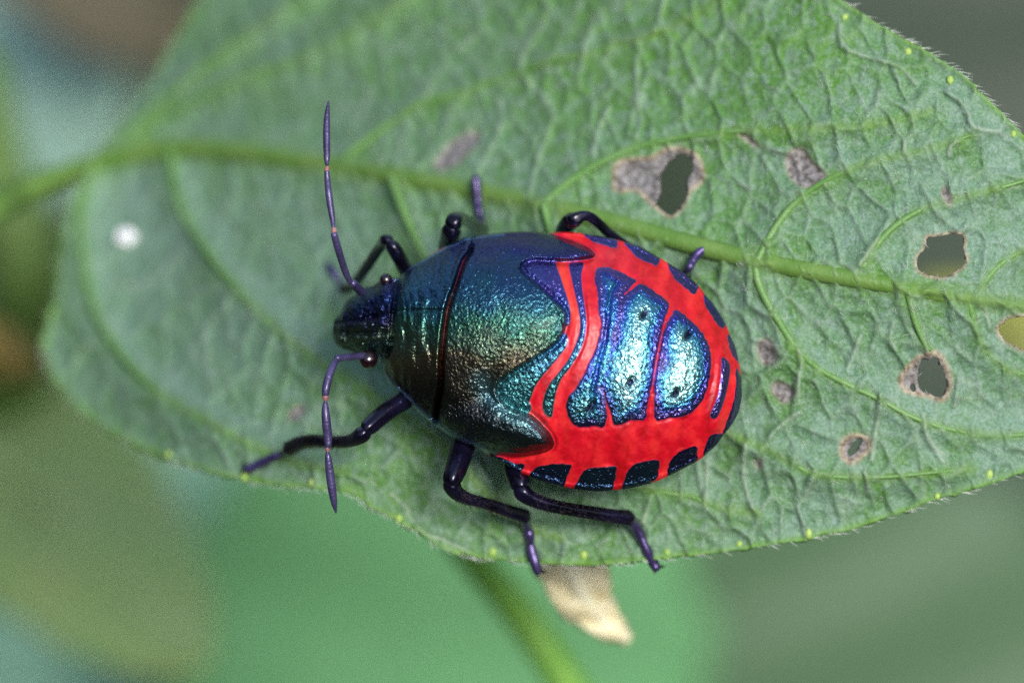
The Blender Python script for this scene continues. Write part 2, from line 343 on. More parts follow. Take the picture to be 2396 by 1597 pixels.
def vein_material(name, col, col2):
    m, nt, b = mat(name, rough=.45, spec=.4)
    tc = node(nt, 'ShaderNodeTexCoord').outputs['Object']
    n = setin(node(nt, 'ShaderNodeTexNoise'), Scale=14.0, Detail=5.0); L(nt, tc, n.inputs['Vector'])
    L(nt, ramp(nt, n.outputs['Fac'], [(.35, col), (.65, col2)]), b.inputs['Base Color'])
    n2 = setin(node(nt, 'ShaderNodeTexNoise'), Scale=80.0, Detail=2.0); L(nt, tc, n2.inputs['Vector'])
    L(nt, bump(nt, n2.outputs['Fac'], .4, .006), b.inputs['Normal'])
    return m
M_LEAF = leaf_material()
M_MID = vein_material('midrib_green', (.10, .215, .035), (.15, .26, .06))
M_VEIN = vein_material('vein_green', (.10, .24, .05), (.15, .29, .09))
M_GLAND = vein_material('gland_yellow', (.24, .40, .06), (.38, .52, .14))
M_HAIR, _, _b = mat('leaf_hair', (.60, .66, .58), .45)

# ------------------------------------------------------------------ leaf blade
STEP = 5.0
gx = np.arange(60, 2920, STEP); gy = np.arange(-260, 1345, STEP)
X, Y = np.meshgrid(gx, gy); X = X.ravel(); Y = Y.ravel(); NX, NY = len(gx), len(gy)
def leaf_field(x, y):
    f = poly_sd(x, y, OUTLINE, 60, 3)
    f = f+np.where(np.abs(f) < 40, 2.5*(vnoise(x/26, y/26, 3)-.5)*2, 0)
    for h in HOLES: f = np.minimum(f, -poly_sd(x, y, h, 60, 3)+2.2*(vnoise(x/9, y/9, 4)-.5))
    return f
F0 = leaf_field(X, Y)
idx = np.arange(NX*NY).reshape(NY, NX)
quads = np.stack([idx[:-1, :-1], idx[1:, :-1], idx[1:, 1:], idx[:-1, 1:]], -1).reshape(-1, 4)
keep = F0[quads].mean(1) > 0
quads = quads[keep]
use = np.unique(quads); remap = -np.ones(NX*NY, int); remap[use] = np.arange(len(use)); quads = remap[quads]
X, Y = X[use], Y[use]
e = np.sort(np.concatenate([quads[:, [0, 1]], quads[:, [1, 2]], quads[:, [2, 3]], quads[:, [3, 0]]]), 1)
ek = e[:, 0].astype(np.int64)*len(X)+e[:, 1]; un, cnt = np.unique(ek, return_counts=True)
bd = un[cnt == 1]; bv = np.unique(np.concatenate([bd//len(X), bd % len(X)]))
for _ in range(3):                                          # pull the rim vertices onto the outline
    xb, yb = X[bv], Y[bv]; f = leaf_field(xb, yb); gxx = (leaf_field(xb+1, yb)-leaf_field(xb-1, yb))/2; gyy = (leaf_field(xb, yb+1)-leaf_field(xb, yb-1))/2
    g2 = np.maximum(gxx**2+gyy**2, .3); st = np.clip(f/g2, -4, 4); X[bv] = xb-st*gxx; Y[bv] = yb-st*gyy
vr, dm, ds, wid = vein_ridge(X, Y)
pale_lit = np.zeros(X.shape); gband = np.zeros(X.shape)
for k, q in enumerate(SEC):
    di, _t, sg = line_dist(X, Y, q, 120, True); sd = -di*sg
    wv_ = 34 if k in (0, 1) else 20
    pale_lit = np.maximum(pale_lit, np.where(sd > 0, np.exp(-((sd-wv_*.7)/wv_)**2), 0)*(1-.3*_t)*(1 if k < 3 else .6))  # pale flank of each side vein: light on the slope put into the colour
    gband = np.maximum(gband, np.exp(-((sd+8)/(16 if k in (0, 1) else 11))**2)*(1 if k < 7 else .7))  # green band on the opposite flank: the slope's shade put into the colour
pale_lit = pale_lit*(.5+.8*fbm(X/50, Y/50, 91))+.5*np.exp(-((X-330)/190)**2-((Y-500)/130)**2)+.42*np.exp(-((X-520)/420)**2-((Y-720)/330)**2)+.25*np.exp(-((X-1250)/350)**2-((Y-330)/200)**2)+.9*sst(fbm(X/75, Y/75, 92)+.25*sst(X, 1500, 2300)-.12*np.exp(-((X-1500)/500)**2-((Y-120)/260)**2), .52, .85)*sst(X, 1100, 1900)+.35*sst(fbm(X/110, Y/110, 93), .5, .75); dt = np.full(X.shape, 60.0)  # plus the blade's own pale bluish patches
for q in TER: dt = np.minimum(dt, line_dist(X, Y, q, 40))
wx = X+26*(fbm(X/90, Y/90, 2)-.5); wy = Y+26*(fbm(X/90, Y/90, 8)-.5)
an = math.radians(20); ru = (wx*math.cos(an)-wy*math.sin(an)); rv = wx*math.sin(an)+wy*math.cos(an)
f1, f2, cid = voro(ru/62, rv/105, 1); cell_edge = (f2-f1)*62
g1, g2_, gid = voro(wx/24+.3*fbm(X/30, Y/30, 5), wy/30, 7); ge = (g2_-g1)*24
ter = np.maximum(np.exp(-(dt/4.5)**2)*(.35+.9*vnoise(X/30, Y/30, 33)), .45*np.exp(-(cell_edge/6)**2)*vnoise(X/60, Y/60, 31))
z = zbase(X, Y)+vr
z += 0.013*np.exp(-(dt/7)**2)+0.014*np.exp(-(cell_edge/11)**2)*(.3+vnoise(X/70, Y/70, 32))+0.003*np.exp(-(ge/5)**2)
z += 0.03*(fbm(X/160, Y/160, 21)-.5)+0.011*(fbm(X/34, Y/34, 23)-.5)+0.008*(gid-.5)*sst(ge, 2, 9)
fo = poly_sd(X, Y, OUTLINE, 80, 3); edge_roll = np.exp(-(np.maximum(fo, 0)/14)**2)
z += 0.012*edge_roll+0.03*np.sin(X/70)*np.exp(-(np.maximum(fo, 0)/90)**2)*.5
rim = np.zeros(X.shape); nec = np.zeros(X.shape)
for r, ww in zip(RIMS, (6, 6, 7, 5, 6)):
    s = poly_sd(X, Y, r, 50, 3)+3*(vnoise(X/11, Y/11, 41)-.5); rim = np.maximum(rim, np.exp(-(s/ww)**2)); nec = np.maximum(nec, sst(s, -3, 3))
for s_ in SPOTS:
    s = poly_sd(X, Y, s_, 50, 3)+3*(vnoise(X/9, Y/9, 43)-.5); nec = np.maximum(nec, sst(s, -3, 4)); rim = np.maximum(rim, .25*np.exp(-(s/6)**2)); z -= 0.006*sst(s, -4, 6)
z -= 0.008*nec*(rim < .5)
warm = 1.25*np.exp(-((X-1550)/650)**2-((Y-80)/300)**2)+.5*np.exp(-((X-820)/300)**2-((Y-980)/160)**2)+.5*np.exp(-(dm/60)**2)+.35*np.exp(-(ds/34)**2)+.7*fbm(X/130, Y/130, 77)-.35
vein = np.maximum(.9*np.exp(-(dm/(wid+5))**2), .6*np.exp(-(ds/11)**2))
margin = np.exp(-(np.maximum(fo, 0)/11)**2)*(.55+.6*vnoise(X/40, Y/40, 12))
LEAF_BASE = P(40, 470, zl(60, 470))
leaf = empty('leaf', LEAF_BASE)
tag(leaf, 'broad hairy green leaf with chewed brown-rimmed holes and a yellow-green midrib, under the insect', 'leaf')
blade = obj('blade', P(X, Y, z), quads[:, ::-1] if False else quads, M_LEAF, leaf, attrs=dict(ter=np.clip(ter, 0, 1), cell=cid, vein=vein, nec=nec, rim=np.clip(rim, 0, 1), warm=np.clip(warm, 0, 1), margin=np.clip(margin, 0, 1), pale_lit=np.clip(pale_lit, 0, 1), gband=np.clip(gband, 0, 1)))
sol = blade.modifiers.new('thickness', 'SOLIDIFY'); sol.thickness = 0.014; sol.offset = -1.0

# quick look-up of the finished blade height
_gz = np.full(NX*NY, np.nan); _gz[use] = z; _gz = _gz.reshape(NY, NX)
def zl_fast(px, py):
    i = int(round((px-gx[0])/STEP)); j = int(round((py-gy[0])/STEP))
    if 0 <= i < NX and 0 <= j < NY and not np.isnan(_gz[j, i]): return float(_gz[j, i])
    return zl(px, py)
def vein_tube(line, w0, w1, lift):
    q = line[::3] if len(line) > 12 else line
    zz = np.array([zl_fast(a, b) for a, b in q]); zz = np.convolve(np.pad(zz, 2, 'edge'), [.1, .25, .3, .25, .1], 'valid'); t = np.linspace(0, 1, len(q)); r = (w0+(w1-w0)*t)*S
    return tube(np.concatenate([P(q[:, 0], q[:, 1], zz-r*lift)], 0), r, 10, 3)
v, f = vein_tube(MID, 30, 19, .84); obj('midrib', v, f, M_MID, leaf)
for q in SEC:
    v, f = vein_tube(q, 10.0, 4.5, .80); obj('lateral_vein', v, f, M_VEIN, leaf)
# leaf stalk running off to the left
pt = [(120, 412), (40, 455), (-60, 500), (-220, 560), (-420, 650)]
v, f = tube(P(*np.array(pt).T, np.array([zl(120, 412)-.01, zl(40, 455), -1.32, -1.5, -1.9])), np.array([26, 44, 56, 60, 60])*S, 14); obj('leaf_stalk', v, f, M_MID, leaf)
for gxp, gyp in C(12, (1055, 115), (1470, 340), (1745, 525), (2160, 880))+C(14, (160, 765), (605, 715), (1030, 650), (1820, 420), (2140, 290))+C(15, (610, 555), (1185, 760), (1740, 780))+C(0, (387, 1043), (562, 1095), (716, 1108)):
    c = P(gxp, gyp, zl_fast(gxp, gyp)+.001); rr = random.uniform(7, 10)*S
    v, f = ellipsoid(c, (rr, rr*random.uniform(1.1, 1.6), rr*.7), 8, 12); obj('gland', v, f, M_GLAND, leaf)

def hairs(n, sampler, len_px, rad_px):
    parts = []
    for _ in range(n):
        px, py, dx, dy, up = sampler()
        l = len_px*random.uniform(.6, 1.4)*S; p0 = P(px, py, zl_fast(px, py))
        d = np.array([dx, -dy, up]); d = d/np.linalg.norm(d); bend = np.array([random.uniform(-.35, .35), random.uniform(-.35, .35), -.25])
        pts = [p0, p0+d*l*.5, p0+d*l+bend*l*.5]
        u = np.cross(d, [.3, .2, 1]); u /= np.linalg.norm(u)+1e-9; v_ = np.cross(d, u); r = rad_px*S
        V = []
        for p_, k in zip(pts[:2], (1, .7)):
            for a in (0, 2.094, 4.189): V.append(p_+r*k*(math.cos(a)*u+math.sin(a)*v_))
        V.append(pts[2]); V = np.array(V)
        F = [[0, 1, 4, 3], [1, 2, 5, 4], [2, 0, 3, 5], [3, 4, 6, 6], [4, 5, 6, 6], [5, 3, 6, 6]]
        parts.append((V, F))
    o = 0; VV, FF = [], []
    for V, F in parts:
        VV.append(V)
        for q in F: FF.append([x+o for x in (q if q[3] != q[2] else q[:3])])
        o += len(V)
    return np.concatenate(VV), FF
oc = smooth_line(OUTLINE, 6, True)
def margin_sample():
    while True:
        i = random.randrange(len(oc)); a, b = oc[i], oc[(i+1) % len(oc)]; p = a+(b-a)*random.random()
        if -40 < p[0] < 2440 and -40 < p[1]: break
    t = (b-a)/(np.linalg.norm(b-a)+1e-9); n = np.array([t[1], -t[0]]); lean = random.uniform(1.0, 3.5)
    d = n+t*lean*(1 if p[1] < 700 else -1)
    return p[0], p[1], d[0], d[1], random.uniform(-.3, .5)
v, f = hairs(300, margin_sample, 30, .75); tag(obj('margin_hair', v, f, M_HAIR, leaf, kind='stuff'), 'fine pale hairs fringing the leaf margin')
def face_sample():
    while True:
        px, py = random.uniform(500, 2400), random.uniform(0, 1330)
        i = int(round((px-gx[0])/STEP)); j = int(round((py-gy[0])/STEP))
        if not np.isnan(_gz[j, i]): break
    a = random.gauss(-1.5, .7)
    return px, py, math.cos(a), math.sin(a), random.uniform(.3, 1.0)
v, f = hairs(2600, face_sample, 20, .6); tag(obj('surface_hair', v, f, M_HAIR, leaf, kind='stuff'), 'scattered fine pale hairs lying on the leaf')

# dried membranes left standing in two of the chewed holes
M_FILM, nt_, b_ = mat('dry_membrane', (.42, .37, .38), .4)
n_ = setin(node(nt_, 'ShaderNodeTexNoise'), Scale=70.0, Detail=4.0); L(nt_, node(nt_, 'ShaderNodeTexCoord').outputs['Object'], n_.inputs['Vector'])
L(nt_, ramp(nt_, n_.outputs['Fac'], [(.35, (.22, .18, .19)), (.6, (.55, .50, .52))]), b_.inputs['Base Color'])

# ================================================================== the shield bug nymph
PH = math.radians(8); AX = np.array([math.cos(PH), math.sin(PH)]); AN = np.array([-math.sin(PH), math.cos(PH)])
UP = np.array(C(1, (179, 960), (186, 900), (210, 850), (250, 800), (290, 720), (340, 650), (420, 590), (500, 530), (600, 505), (660, 465), (710, 412), (765, 388), (820, 402), (860, 425), (905, 395), (960, 340), (1030, 280), (1200, 190), (1400, 70), (1530, 15))
    + C(2, (560, 95), (620, 88), (700, 75), (850, 60), (1000, 58), (1100, 68)) + C(3, (560, 160), (720, 165), (870, 188), (1000, 213), (1120, 243), (1250, 280), (1400, 365), (1500, 425), (1650, 520), (1760, 615), (1830, 705), (1905, 790), (1990, 930), (2045, 1050), (2100, 1190), (2125, 1300), (2145, 1420)) + C(4, (2222, 520), (2226, 600)))
LO = np.array(C(1, (179, 960), (180, 1030), (195, 1100), (230, 1150), (290, 1185), (350, 1200), (430, 1240), (500, 1275), (600, 1295), (690, 1290))
    + C(2, (45, 930), (75, 1000), (180, 1110), (280, 1210), (350, 1270), (450, 1340), (560, 1400), (650, 1430), (720, 1480)) + C(4, (60, 1150), (120, 1195), (200, 1240), (290, 1290), (370, 1320), (500, 1370), (650, 1410), (850, 1440), (1000, 1450), (1200, 1430), (1400, 1390), (1560, 1330), (1700, 1260), (1850, 1180), (1920, 1120), (2000, 1050), (2060, 965), (2130, 880), (2200, 750), (2226, 600)))
RD = np.array([(779, 768), (830, 748), (905, 731), (1050, 727), (1200, 738), (1330, 754), (1490, 815), (1600, 855), (1680, 885), (1736, 920)])
def chain(p):
    q = smooth_line(p, 4); u = q@AX; n = q@AN; u = np.maximum.accumulate(u); return u, n
uU, nU = chain(UP); uL, nL = chain(LO); uR, nR = chain(RD)
u0 = max(uU[0], uL[0]); u1 = min(uU[-1], uL[-1]); NU, NV = 620, 300
tt = np.linspace(0, 1, NU); ss = .55*tt+.45*(1-np.cos(math.pi*tt))/2
us = u0+(u1-u0)*ss
a_up = np.interp(us, uU, nU); a_lo = np.interp(us, uL, nL); a_rd = np.interp(us, uR, nR)
a_rd = np.clip(a_rd, a_up+.25*(a_lo-a_up), a_up+.65*(a_lo-a_up))
vv = np.linspace(-1, 1, NV); vv = .6*vv+.4*np.sin(vv*math.pi/2)
U, V = np.meshgrid(us, vv, indexing='ij'); s_ = ((U-u0)/(u1-u0))
N = np.where(V < 0, a_rd[:, None]+V*(a_rd-a_up)[:, None], a_rd[:, None]+V*(a_lo-a_rd)[:, None])
BX = U*AX[0]+N*AN[0]; BY = U*AX[1]+N*AN[1]
x, y, sv, wv = BX.ravel(), BY.ravel(), s_.ravel(), V.ravel()
zedge = lambda px, py: -0.085+0.17*(py-830)*S+0.05*(px-1250)*S-0.10*sst(np.asarray(1000-px, float), 0, 240)
Hh = np.interp(sv, [0, .02, .06, .11, .14, .2, .3, .42, .6, .75, .88, .95, .985, 1], [0.0, .05, .085, .105, .11, .14, .185, .21, .215, .20, .155, .10, .05, 0.0])
ex = np.interp(sv, [0, .1, .14, .2, .4, 1], [3.6, 3.4, 2.6, 2.3, 2.3, 2.2])
prof = 1-np.abs(wv)**ex
zb = zedge(x, y)+Hh*prof
# --- outlines of the plates and spots
PLATE = C(2, (605, 95), (700, 72), (850, 50), (1000, 52), (1130, 85), (1250, 125), (1340, 165), (1380, 202), (1365, 222), (1300, 236), (1200, 246), (1100, 241), (1000, 238), (940, 255), (918, 285), (940, 325), (1000, 372), (1070, 432), (1130, 490), (1185, 540), (1204, 590), (1200, 650), (1180, 715), (1140, 765), (1060, 825), (960, 890), (880, 935), (800, 990), (768, 1035), (770, 1085), (800, 1130), (860, 1175), (940, 1198), (1000, 1230), (1060, 1290), (1100, 1340), (1122, 1400), (1090, 1440), (1000, 1465), (900, 1478), (800, 1470), (700, 1455), (600, 1425), (500, 1390), (400, 1330), (372, 1280), (412, 1050), (425, 800), (450, 590), (500, 420), (556, 250), (600, 180))
PRON = C(2, (150, 330), (260, 250), (400, 180), (480, 120), (570, 80), (615, 95), (600, 185), (548, 245), (498, 400), (466, 480), (440, 580), (420, 750), (410, 900), (408, 1050), (388, 1130), (375, 1290), (280, 1230), (180, 1130), (70, 1030), (25, 920), (60, 860), (95, 750), (104, 600), (120, 480))
PRBACK = smooth_line(C(2, (608, 150), (596, 195), (556, 250), (506, 400), (474, 480), (449, 580), (427, 750), (417, 900), (412, 1050), (390, 1130), (375, 1290)), 4)
NECK = smooth_line(C(2, (150, 330), (122, 480), (106, 600), (95, 750), (60, 850), (30, 900)), 4)
STRIPE0 = C(3, (235, 470), (250, 430), (290, 408), (400, 395), (490, 425), (505, 470), (540, 560), (575, 670), (612, 780), (628, 880), (610, 960), (560, 850), (480, 720), (380, 620), (290, 540)) 
STRIPE0B = C(4, (75, 520), (110, 470), (200, 400), (330, 320), (450, 240), (560, 170), (640, 110), (640, 165), (560, 270), (450, 400), (370, 510), (320, 640), (290, 650), (330, 720), (270, 700), (180, 650), (100, 590))
STRIPE2 = C(3, (640, 440), (700, 425), (768, 430), (748, 530), (756, 660), (776, 790), (792, 920), (788, 1000))+C(4, (850, 120), (800, 250), (720, 380), (650, 470), (605, 580), (582, 700), (565, 800), (525, 795), (487, 740), (490, 650), (540, 520), (630, 405), (705, 305), (760, 200), (800, 90))+C(3, (735, 1000), (738, 950), (722, 830), (692, 700), (662, 560))
LOBE1 = C(3, (868, 520), (890, 475), (950, 463), (1050, 490), (1150, 540), (1228, 584), (1195, 625), (1110, 720), (1040, 900), (1000, 1100), (930, 1350), (900, 1480))+C(4, (985, 560), (1018, 560), (1042, 740), (1044, 830), (1012, 892), (940, 880), (850, 892), (770, 880), (718, 820), (690, 730), (702, 640), (765, 560), (835, 450), (890, 330), (955, 190), (985, 80))+C(3, (925, 1000), (902, 850), (890, 700), (870, 600))
LOBE2 = C(3, (1275, 613), (1400, 690), (1512, 782), (1490, 880), (1466, 965), (1440, 1110), (1402, 1300), (1374, 1480))+C(4, (1432, 560), (1400, 700), (1384, 815), (1340, 832), (1270, 830), (1200, 852), (1160, 872), (1110, 868), (1090, 810), (1060, 720), (1005, 540), (985, 480))+C(3, (930, 1400), (1000, 1150), (1050, 900), (1110, 740), (1200, 650))
LOBE3 = C(3, (1580, 838), (1680, 910), (1780, 1010), (1852, 1120), (1882, 1250), (1872, 1400))+C(4, (1952, 430), (1912, 590), (1850, 700), (1770, 772), (1680, 802), (1590, 812), (1530, 832), (1480, 832), (1458, 780), (1462, 600))+C(3, (1384, 1480), (1410, 1300), (1446, 1110), (1488, 975), (1540, 880))
BRIDGE = C(3, (960, 720), (1060, 640), (1125, 712), (1110, 900), (1080, 1100), (1020, 1350))+C(4, (1070, 500), (1012, 548), (910, 540))+C(3, (860, 1350), (905, 1100), (930, 900))
TAILP = C(4, (2050, 283), (2090, 300), (2122, 360), (2112, 480), (2082, 620), (2042, 740), (2002, 812), (1960, 812), (1950, 770), (1990, 680), (2022, 580), (2040, 450), (2045, 350))
EDGE = [C(3, (750, 160), (870, 182), (1000, 205), (1062, 240), (1050, 300), (960, 280), (850, 240), (780, 195)), C(3, (1120, 240), (1250, 268), (1350, 325), (1428, 378), (1416, 452), (1330, 425), (1240, 380), (1170, 310)),
    C(3, (1505, 420), (1600, 470), (1700, 550), (1768, 622), (1736, 702), (1660, 650), (1560, 560), (1515, 490)), C(3, (1820, 705), (1910, 785), (1980, 895), (2015, 955), (1975, 1002), (1910, 930), (1840, 820)),
    C(3, (2030, 1055), (2085, 1115), (2115, 1200), (2125, 1300), (2080, 1250), (2040, 1150)), C(4, (2185, 380), (2228, 480), (2238, 600), (2212, 750), (2140, 890), (2060, 955), (2090, 850), (2140, 720), (2170, 560), (2170, 450)),
    C(4, (1888, 1112), (1910, 1040), (1950, 970), (2020, 945), (2065, 950), (2040, 1030), (1980, 1100), (1910, 1145)), C(4, (1572, 1320), (1600, 1190), (1660, 1120), (1822, 1058), (1838, 1110), (1832, 1190), (1750, 1255), (1640, 1315)),
    C(4, (1186, 1440), (1200, 1330), (1260, 1230), (1380, 1190), (1492, 1178), (1504, 1210), (1484, 1330), (1400, 1400), (1280, 1435)), C(4, (760, 1440), (800, 1340), (860, 1260), (960, 1245), (1112, 1233), (1128, 1270), (1085, 1450), (950, 1465), (850, 1455)),
    C(4, (372, 1318), (420, 1250), (520, 1220), (700, 1213), (733, 1240), (702, 1310), (660, 1425), (560, 1400), (450, 1360)), C(4, (-10, 1110), (100, 1150), (250, 1208), (328, 1218), (270, 1300), (180, 1260), (80, 1190))]
jit = 1.6*(vnoise(x/7, y/7, 101)-.5)*2
sP = poly_sd(x, y, PLATE, 400); sPr = poly_sd(x, y, PRON, 80)
head = (x < 1000) & (sPr < 0) & (x*AX[0]+y*AX[1] < 1020) & (sP < 0)
lobes = [poly_sd(x, y, q, 120)+jit for q in (LOBE1, LOBE2, LOBE3, BRIDGE)]; sLob = np.maximum.reduce(lobes)
sSt = np.maximum.reduce([poly_sd(x, y, q, 40) for q in (STRIPE2,)]+[poly_sd(x, y, STRIPE0, 40)+7, poly_sd(x, y, STRIPE0B, 40)+15]); sTail = poly_sd(x, y, TAILP, 40)
sEdg = np.maximum.reduce([poly_sd(x, y, q, 40)+jit for q in EDGE])
dNeck = line_dist(x, y, NECK, 60); dPB, tPB, gPB = line_dist(x, y, PRBACK, 90, True)
SPLIT = smooth_line(C(3, (1470, 960), (1440, 1100), (1400, 1300), (1370, 1500))+C(4, (1430, 580)), 4); dSp = line_dist(x, y, SPLIT, 60)
L12 = smooth_line(C(3, (1062, 600), (1005, 700), (985, 850), (970, 1000), (945, 1150), (885, 1350), (860, 1480))+C(4, (920, 560), (925, 680)), 4); d12 = line_dist(x, y, L12, 60)
MIDP = smooth_line(C(1, (820, 775), (950, 768), (1150, 765), (1380, 765)), 3); dMP = line_dist(x, y, MIDP, 40)
SCARS = C(3, (1290, 880), (1680, 1055), (1175, 1470))+C(4, (1640, 600), (905, 720))
dSc = np.full(x.shape, 60.0)
for q in SCARS: dSc = np.minimum(dSc, np.hypot((x-q[0])+.45*(y-q[1]), (y-q[1])*.62))
# --- relief
n1 = fbm(x/55, y/55, 1)
zb += .021*sst(sP, -1, 8)+.012*sst(sP, 8, 90)                                         # thorax shield stands over the abdomen
zb -= .008*np.exp(-((sP+4)/5)**2)
pad_lo = line_dist(x, y, smooth_line(C(2, (1090, 1390), (960, 1355), (820, 1325), (640, 1290), (500, 1230)), 3), 150); zb += .042*np.exp(-(pad_lo/56)**2)*sst(sP, 0, 25)
pad_up = line_dist(x, y, smooth_line(C(2, (1300, 190), (1150, 160), (900, 130), (750, 120)), 3), 150); zb += .012*np.exp(-(pad_up/38)**2)*sst(sP, 0, 15)
tr_lo = line_dist(x, y, smooth_line(C(2, (770, 1060), (690, 1080), (610, 1140), (520, 1180)), 3), 120); zb -= .022*np.exp(-(tr_lo/34)**2)*sst(sP, 0, 20)
tr_up = line_dist(x, y, smooth_line(C(2, (930, 260), (830, 215), (720, 200)), 3), 120); zb -= .010*np.exp(-(tr_up/26)**2)*sst(sP, 0, 20)
zb += .010*sst(sPr, 0, 12)+.010*np.exp(-((dPB-11)/7)**2)*(sPr > 0)-.020*np.exp(-(dPB/4.5)**2)
zb -= .020*np.exp(-(dNeck/6)**2)
zb -= .006*np.exp(-(dMP/4)**2)
wr = (vnoise(x/9+2*fbm(x/40, y/40, 3), y/46, 5)-.5); zb += .011*wr*sst(sPr, 4, 20)*(1-.6*np.exp(-(dPB/20)**2))    # cross wrinkles of the pronotum
zb += .014*(fbm(x/10, y/10, 61)-.5)*head+.010*(fbm(x/24, y/24, 62)-.5)*head
for q in (C(1, (215, 900), (400, 880), (560, 850), (700, 810)), C(1, (215, 1010), (420, 1010), (600, 1010), (740, 1000))):
    zb -= .010*np.exp(-(line_dist(x, y, smooth_line(q, 3), 40)/5)**2)*head
zb += .014*np.exp(-(line_dist(x, y, smooth_line(C(1, (330, 945), (500, 940), (680, 905)), 3), 60)/14)**2)*head
zb -= .012*np.exp(-((np.hypot(x-C(1, (330, 1000))[0][0], y-C(1, (330, 1000))[0][1]))/14)**2)
zb += .003*sst(sLob, -3, 6)+.010*sst(sLob, 4, 80)-.008*np.exp(-(dSp/5)**2)-.009*np.exp(-(d12/5)**2)+.003*sst(sSt, -2, 6)+.003*sst(sEdg, -3, 5)+.003*sst(sTail, -2, 6)
zb -= .012*np.exp(-(dSc/8)**2)
redm = sst(-np.maximum.reduce([sP, sPr, sLob, sSt, sEdg, sTail]), 0, 10)*(x > 1150)
pz = (x*AX[0]+y*AX[1])
zb += .006*(vnoise(pz/26, (x*AN[0]+y*AN[1])/190, 9)-.5)*redm*2+.004*(fbm(x/20, y/20, 15)-.5)*redm
zb += .004*(fbm(x/18, y/18, 6)-.5)*(1-redm)
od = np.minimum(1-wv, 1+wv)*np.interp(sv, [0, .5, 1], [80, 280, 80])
zb += .007*np.exp(-((od-4)/4)**2)*np.clip(sv*8, 0, 1)*np.clip((1-sv)*8, 0, 1)
# --- colour
dark = np.maximum.reduce([sP+2, sPr, sLob, sSt, sEdg, sTail, 2.6-dPB]); dark = np.where(head | (x < 1010), 40, dark)
dark = np.where(sLob > -3, np.minimum(dark, np.where(sLob > 0, sLob+0*dSp, dark)), dark)
violet, blue, teal, green, gold, bronze, mint, navy = map(np.array, ((.115, .085, .30), (.035, .075, .34), (.05, .19, .28), (.06, .20, .14), (.19, .165, .10), (.06, .055, .045), (.42, .82, .77), (.02, .02, .07)))
def pal(t, stops):
    out = np.zeros(t.shape+(3,)); ks = [k for k, _ in stops]
    for c in range(3): out[:, c] = np.interp(t, ks, [q[c] for _, q in stops])
    return out
nz = fbm(x/60, y/60, 51, 3)-.5; ridge_n = np.interp(x*AX[0]+y*AX[1], us, a_rd); tq = (x*AN[0]+y*AN[1]-ridge_n)/300+.28*nz
col_th = pal(tq, [(-.75, violet*.55), (-.5, .35*violet+.25*blue+.1*teal), (-.3, .25*blue+.4*teal), (-.08, teal*.7+.1*green), (.08, green), (.24, .6*green+.4*gold), (.38, gold*.8), (.52, .7*bronze+.3*gold), (.66, .7*bronze), (.95, .5*bronze+.15*teal)])  # lower thorax falls off to dark bronze: its shade is put into the colour
col_hd = pal(tq, [(-.3, violet*.6), (-.12, .3*blue+.15*teal), (.02, navy*1.1), (.14, .5*green+.4*gold), (.26, .4*green+.3*navy), (.5, violet*.4)])
tl = sLob+30*nz
col_lb = pal(tl, [(-5, violet*.8), (6, violet), (16, blue*1.3), (27, teal*1.9), (46, .3*teal+.7*mint), (72, mint)])  # mint middle: the highlight of the abdominal plates put into the colour
low = sst(tq, .25, .75)[:, None]; grn = pal(tl, [(0, navy*1.5), (14, .6*green+.4*navy), (40, .5*green+.5*teal), (80, teal*1.2), (120, mint)])
col_lb = col_lb*(1-.75*low)+grn*.75*low
col_st = pal(tq, [(-.6, violet*.9), (-.2, .6*violet+.4*blue), (.1, .5*teal+.5*blue), (.5, .5*green+.5*teal)])
col_ed = pal(tq, [(-1, violet*.9), (-.3, .7*violet+.3*blue), (.2, .5*violet+.3*blue), (.6, navy*1.5), (.95, .2*teal+.8*navy)])
col = col_th*.78
sel = lambda m, c: np.where(m[:, None], c, col)
col = sel(head, col_hd*.8); col = col*(1-.8*np.exp(-(dPB/2.6)**2))[:, None]*(1-.5*np.exp(-(dNeck/5)**2))[:, None]  # groove shade behind the pronotum and at the neck, painted in
sheenp = .55*np.exp(-(line_dist(x, y, smooth_line(C(2, (670, 1010), (740, 1110), (880, 1215), (1020, 1290)), 3), 90)/24)**2)[:, None]*(sP > 0)[:, None]; col = col*(1-sheenp)+(.42*mint+.5*teal)*sheenp  # painted highlight along the upper edge of the lower wing pad
rimc = (.75*np.exp(-((od-5)/4.5)**2)*(x < 1180)*(sv > .13))[:, None]; col = col*(1-rimc)+np.array((.16, .30, .48))*rimc  # bluish light line along the thorax rim, painted into the colour
col = sel((sEdg > -4) & (sP < 0), col_ed); col = sel((sSt > -4) & (sP < 0), col_st); col = sel((sTail > -4), violet*.8+blue*.2); col = sel(sLob > -4, col_lb)
col = np.where((dSc < 14)[:, None], col*sst(dSc, 2, 14)[:, None]+navy*(1-sst(dSc, 2, 14))[:, None], col)
redgroove = .8*np.exp(-(dPB/3.2)**2)*sst(tPB, .28, .42)*(1-sst(tPB, .5, .75))
rcol = np.array((.58, .005, .014))+(fbm(x/26, y/26, 71)-.5)[:, None]*np.array((.30, .04, .02))+(fbm(x/7, y/7, 72)-.5)[:, None]*np.array((.22, .01, .01))-.09*np.exp(-(((pz/66+.9*fbm(x/60, y/60, 73)) % 1-.5)/.12)**2)[:, None]*np.array((1, .02, .05))+(vnoise(pz/24, y/300, 9)-.5)[:, None]*np.array((.26, .02, .01))
orange = np.exp(-(line_dist(x, y, smooth_line(C(3, (520, 480), (560, 650), (640, 850)), 3), 60)/30)**2)[:, None]; rcol = rcol+orange*np.array((0, .03, 0))
metalm = sst(dark, -1.2, 1.2)*(1-.6*np.exp(-(dSp/2.6)**2))
metalm = metalm*(1-redgroove*.9)
COL = col*metalm[:, None]+np.clip(rcol, 0, 1)*(1-metalm)[:, None]
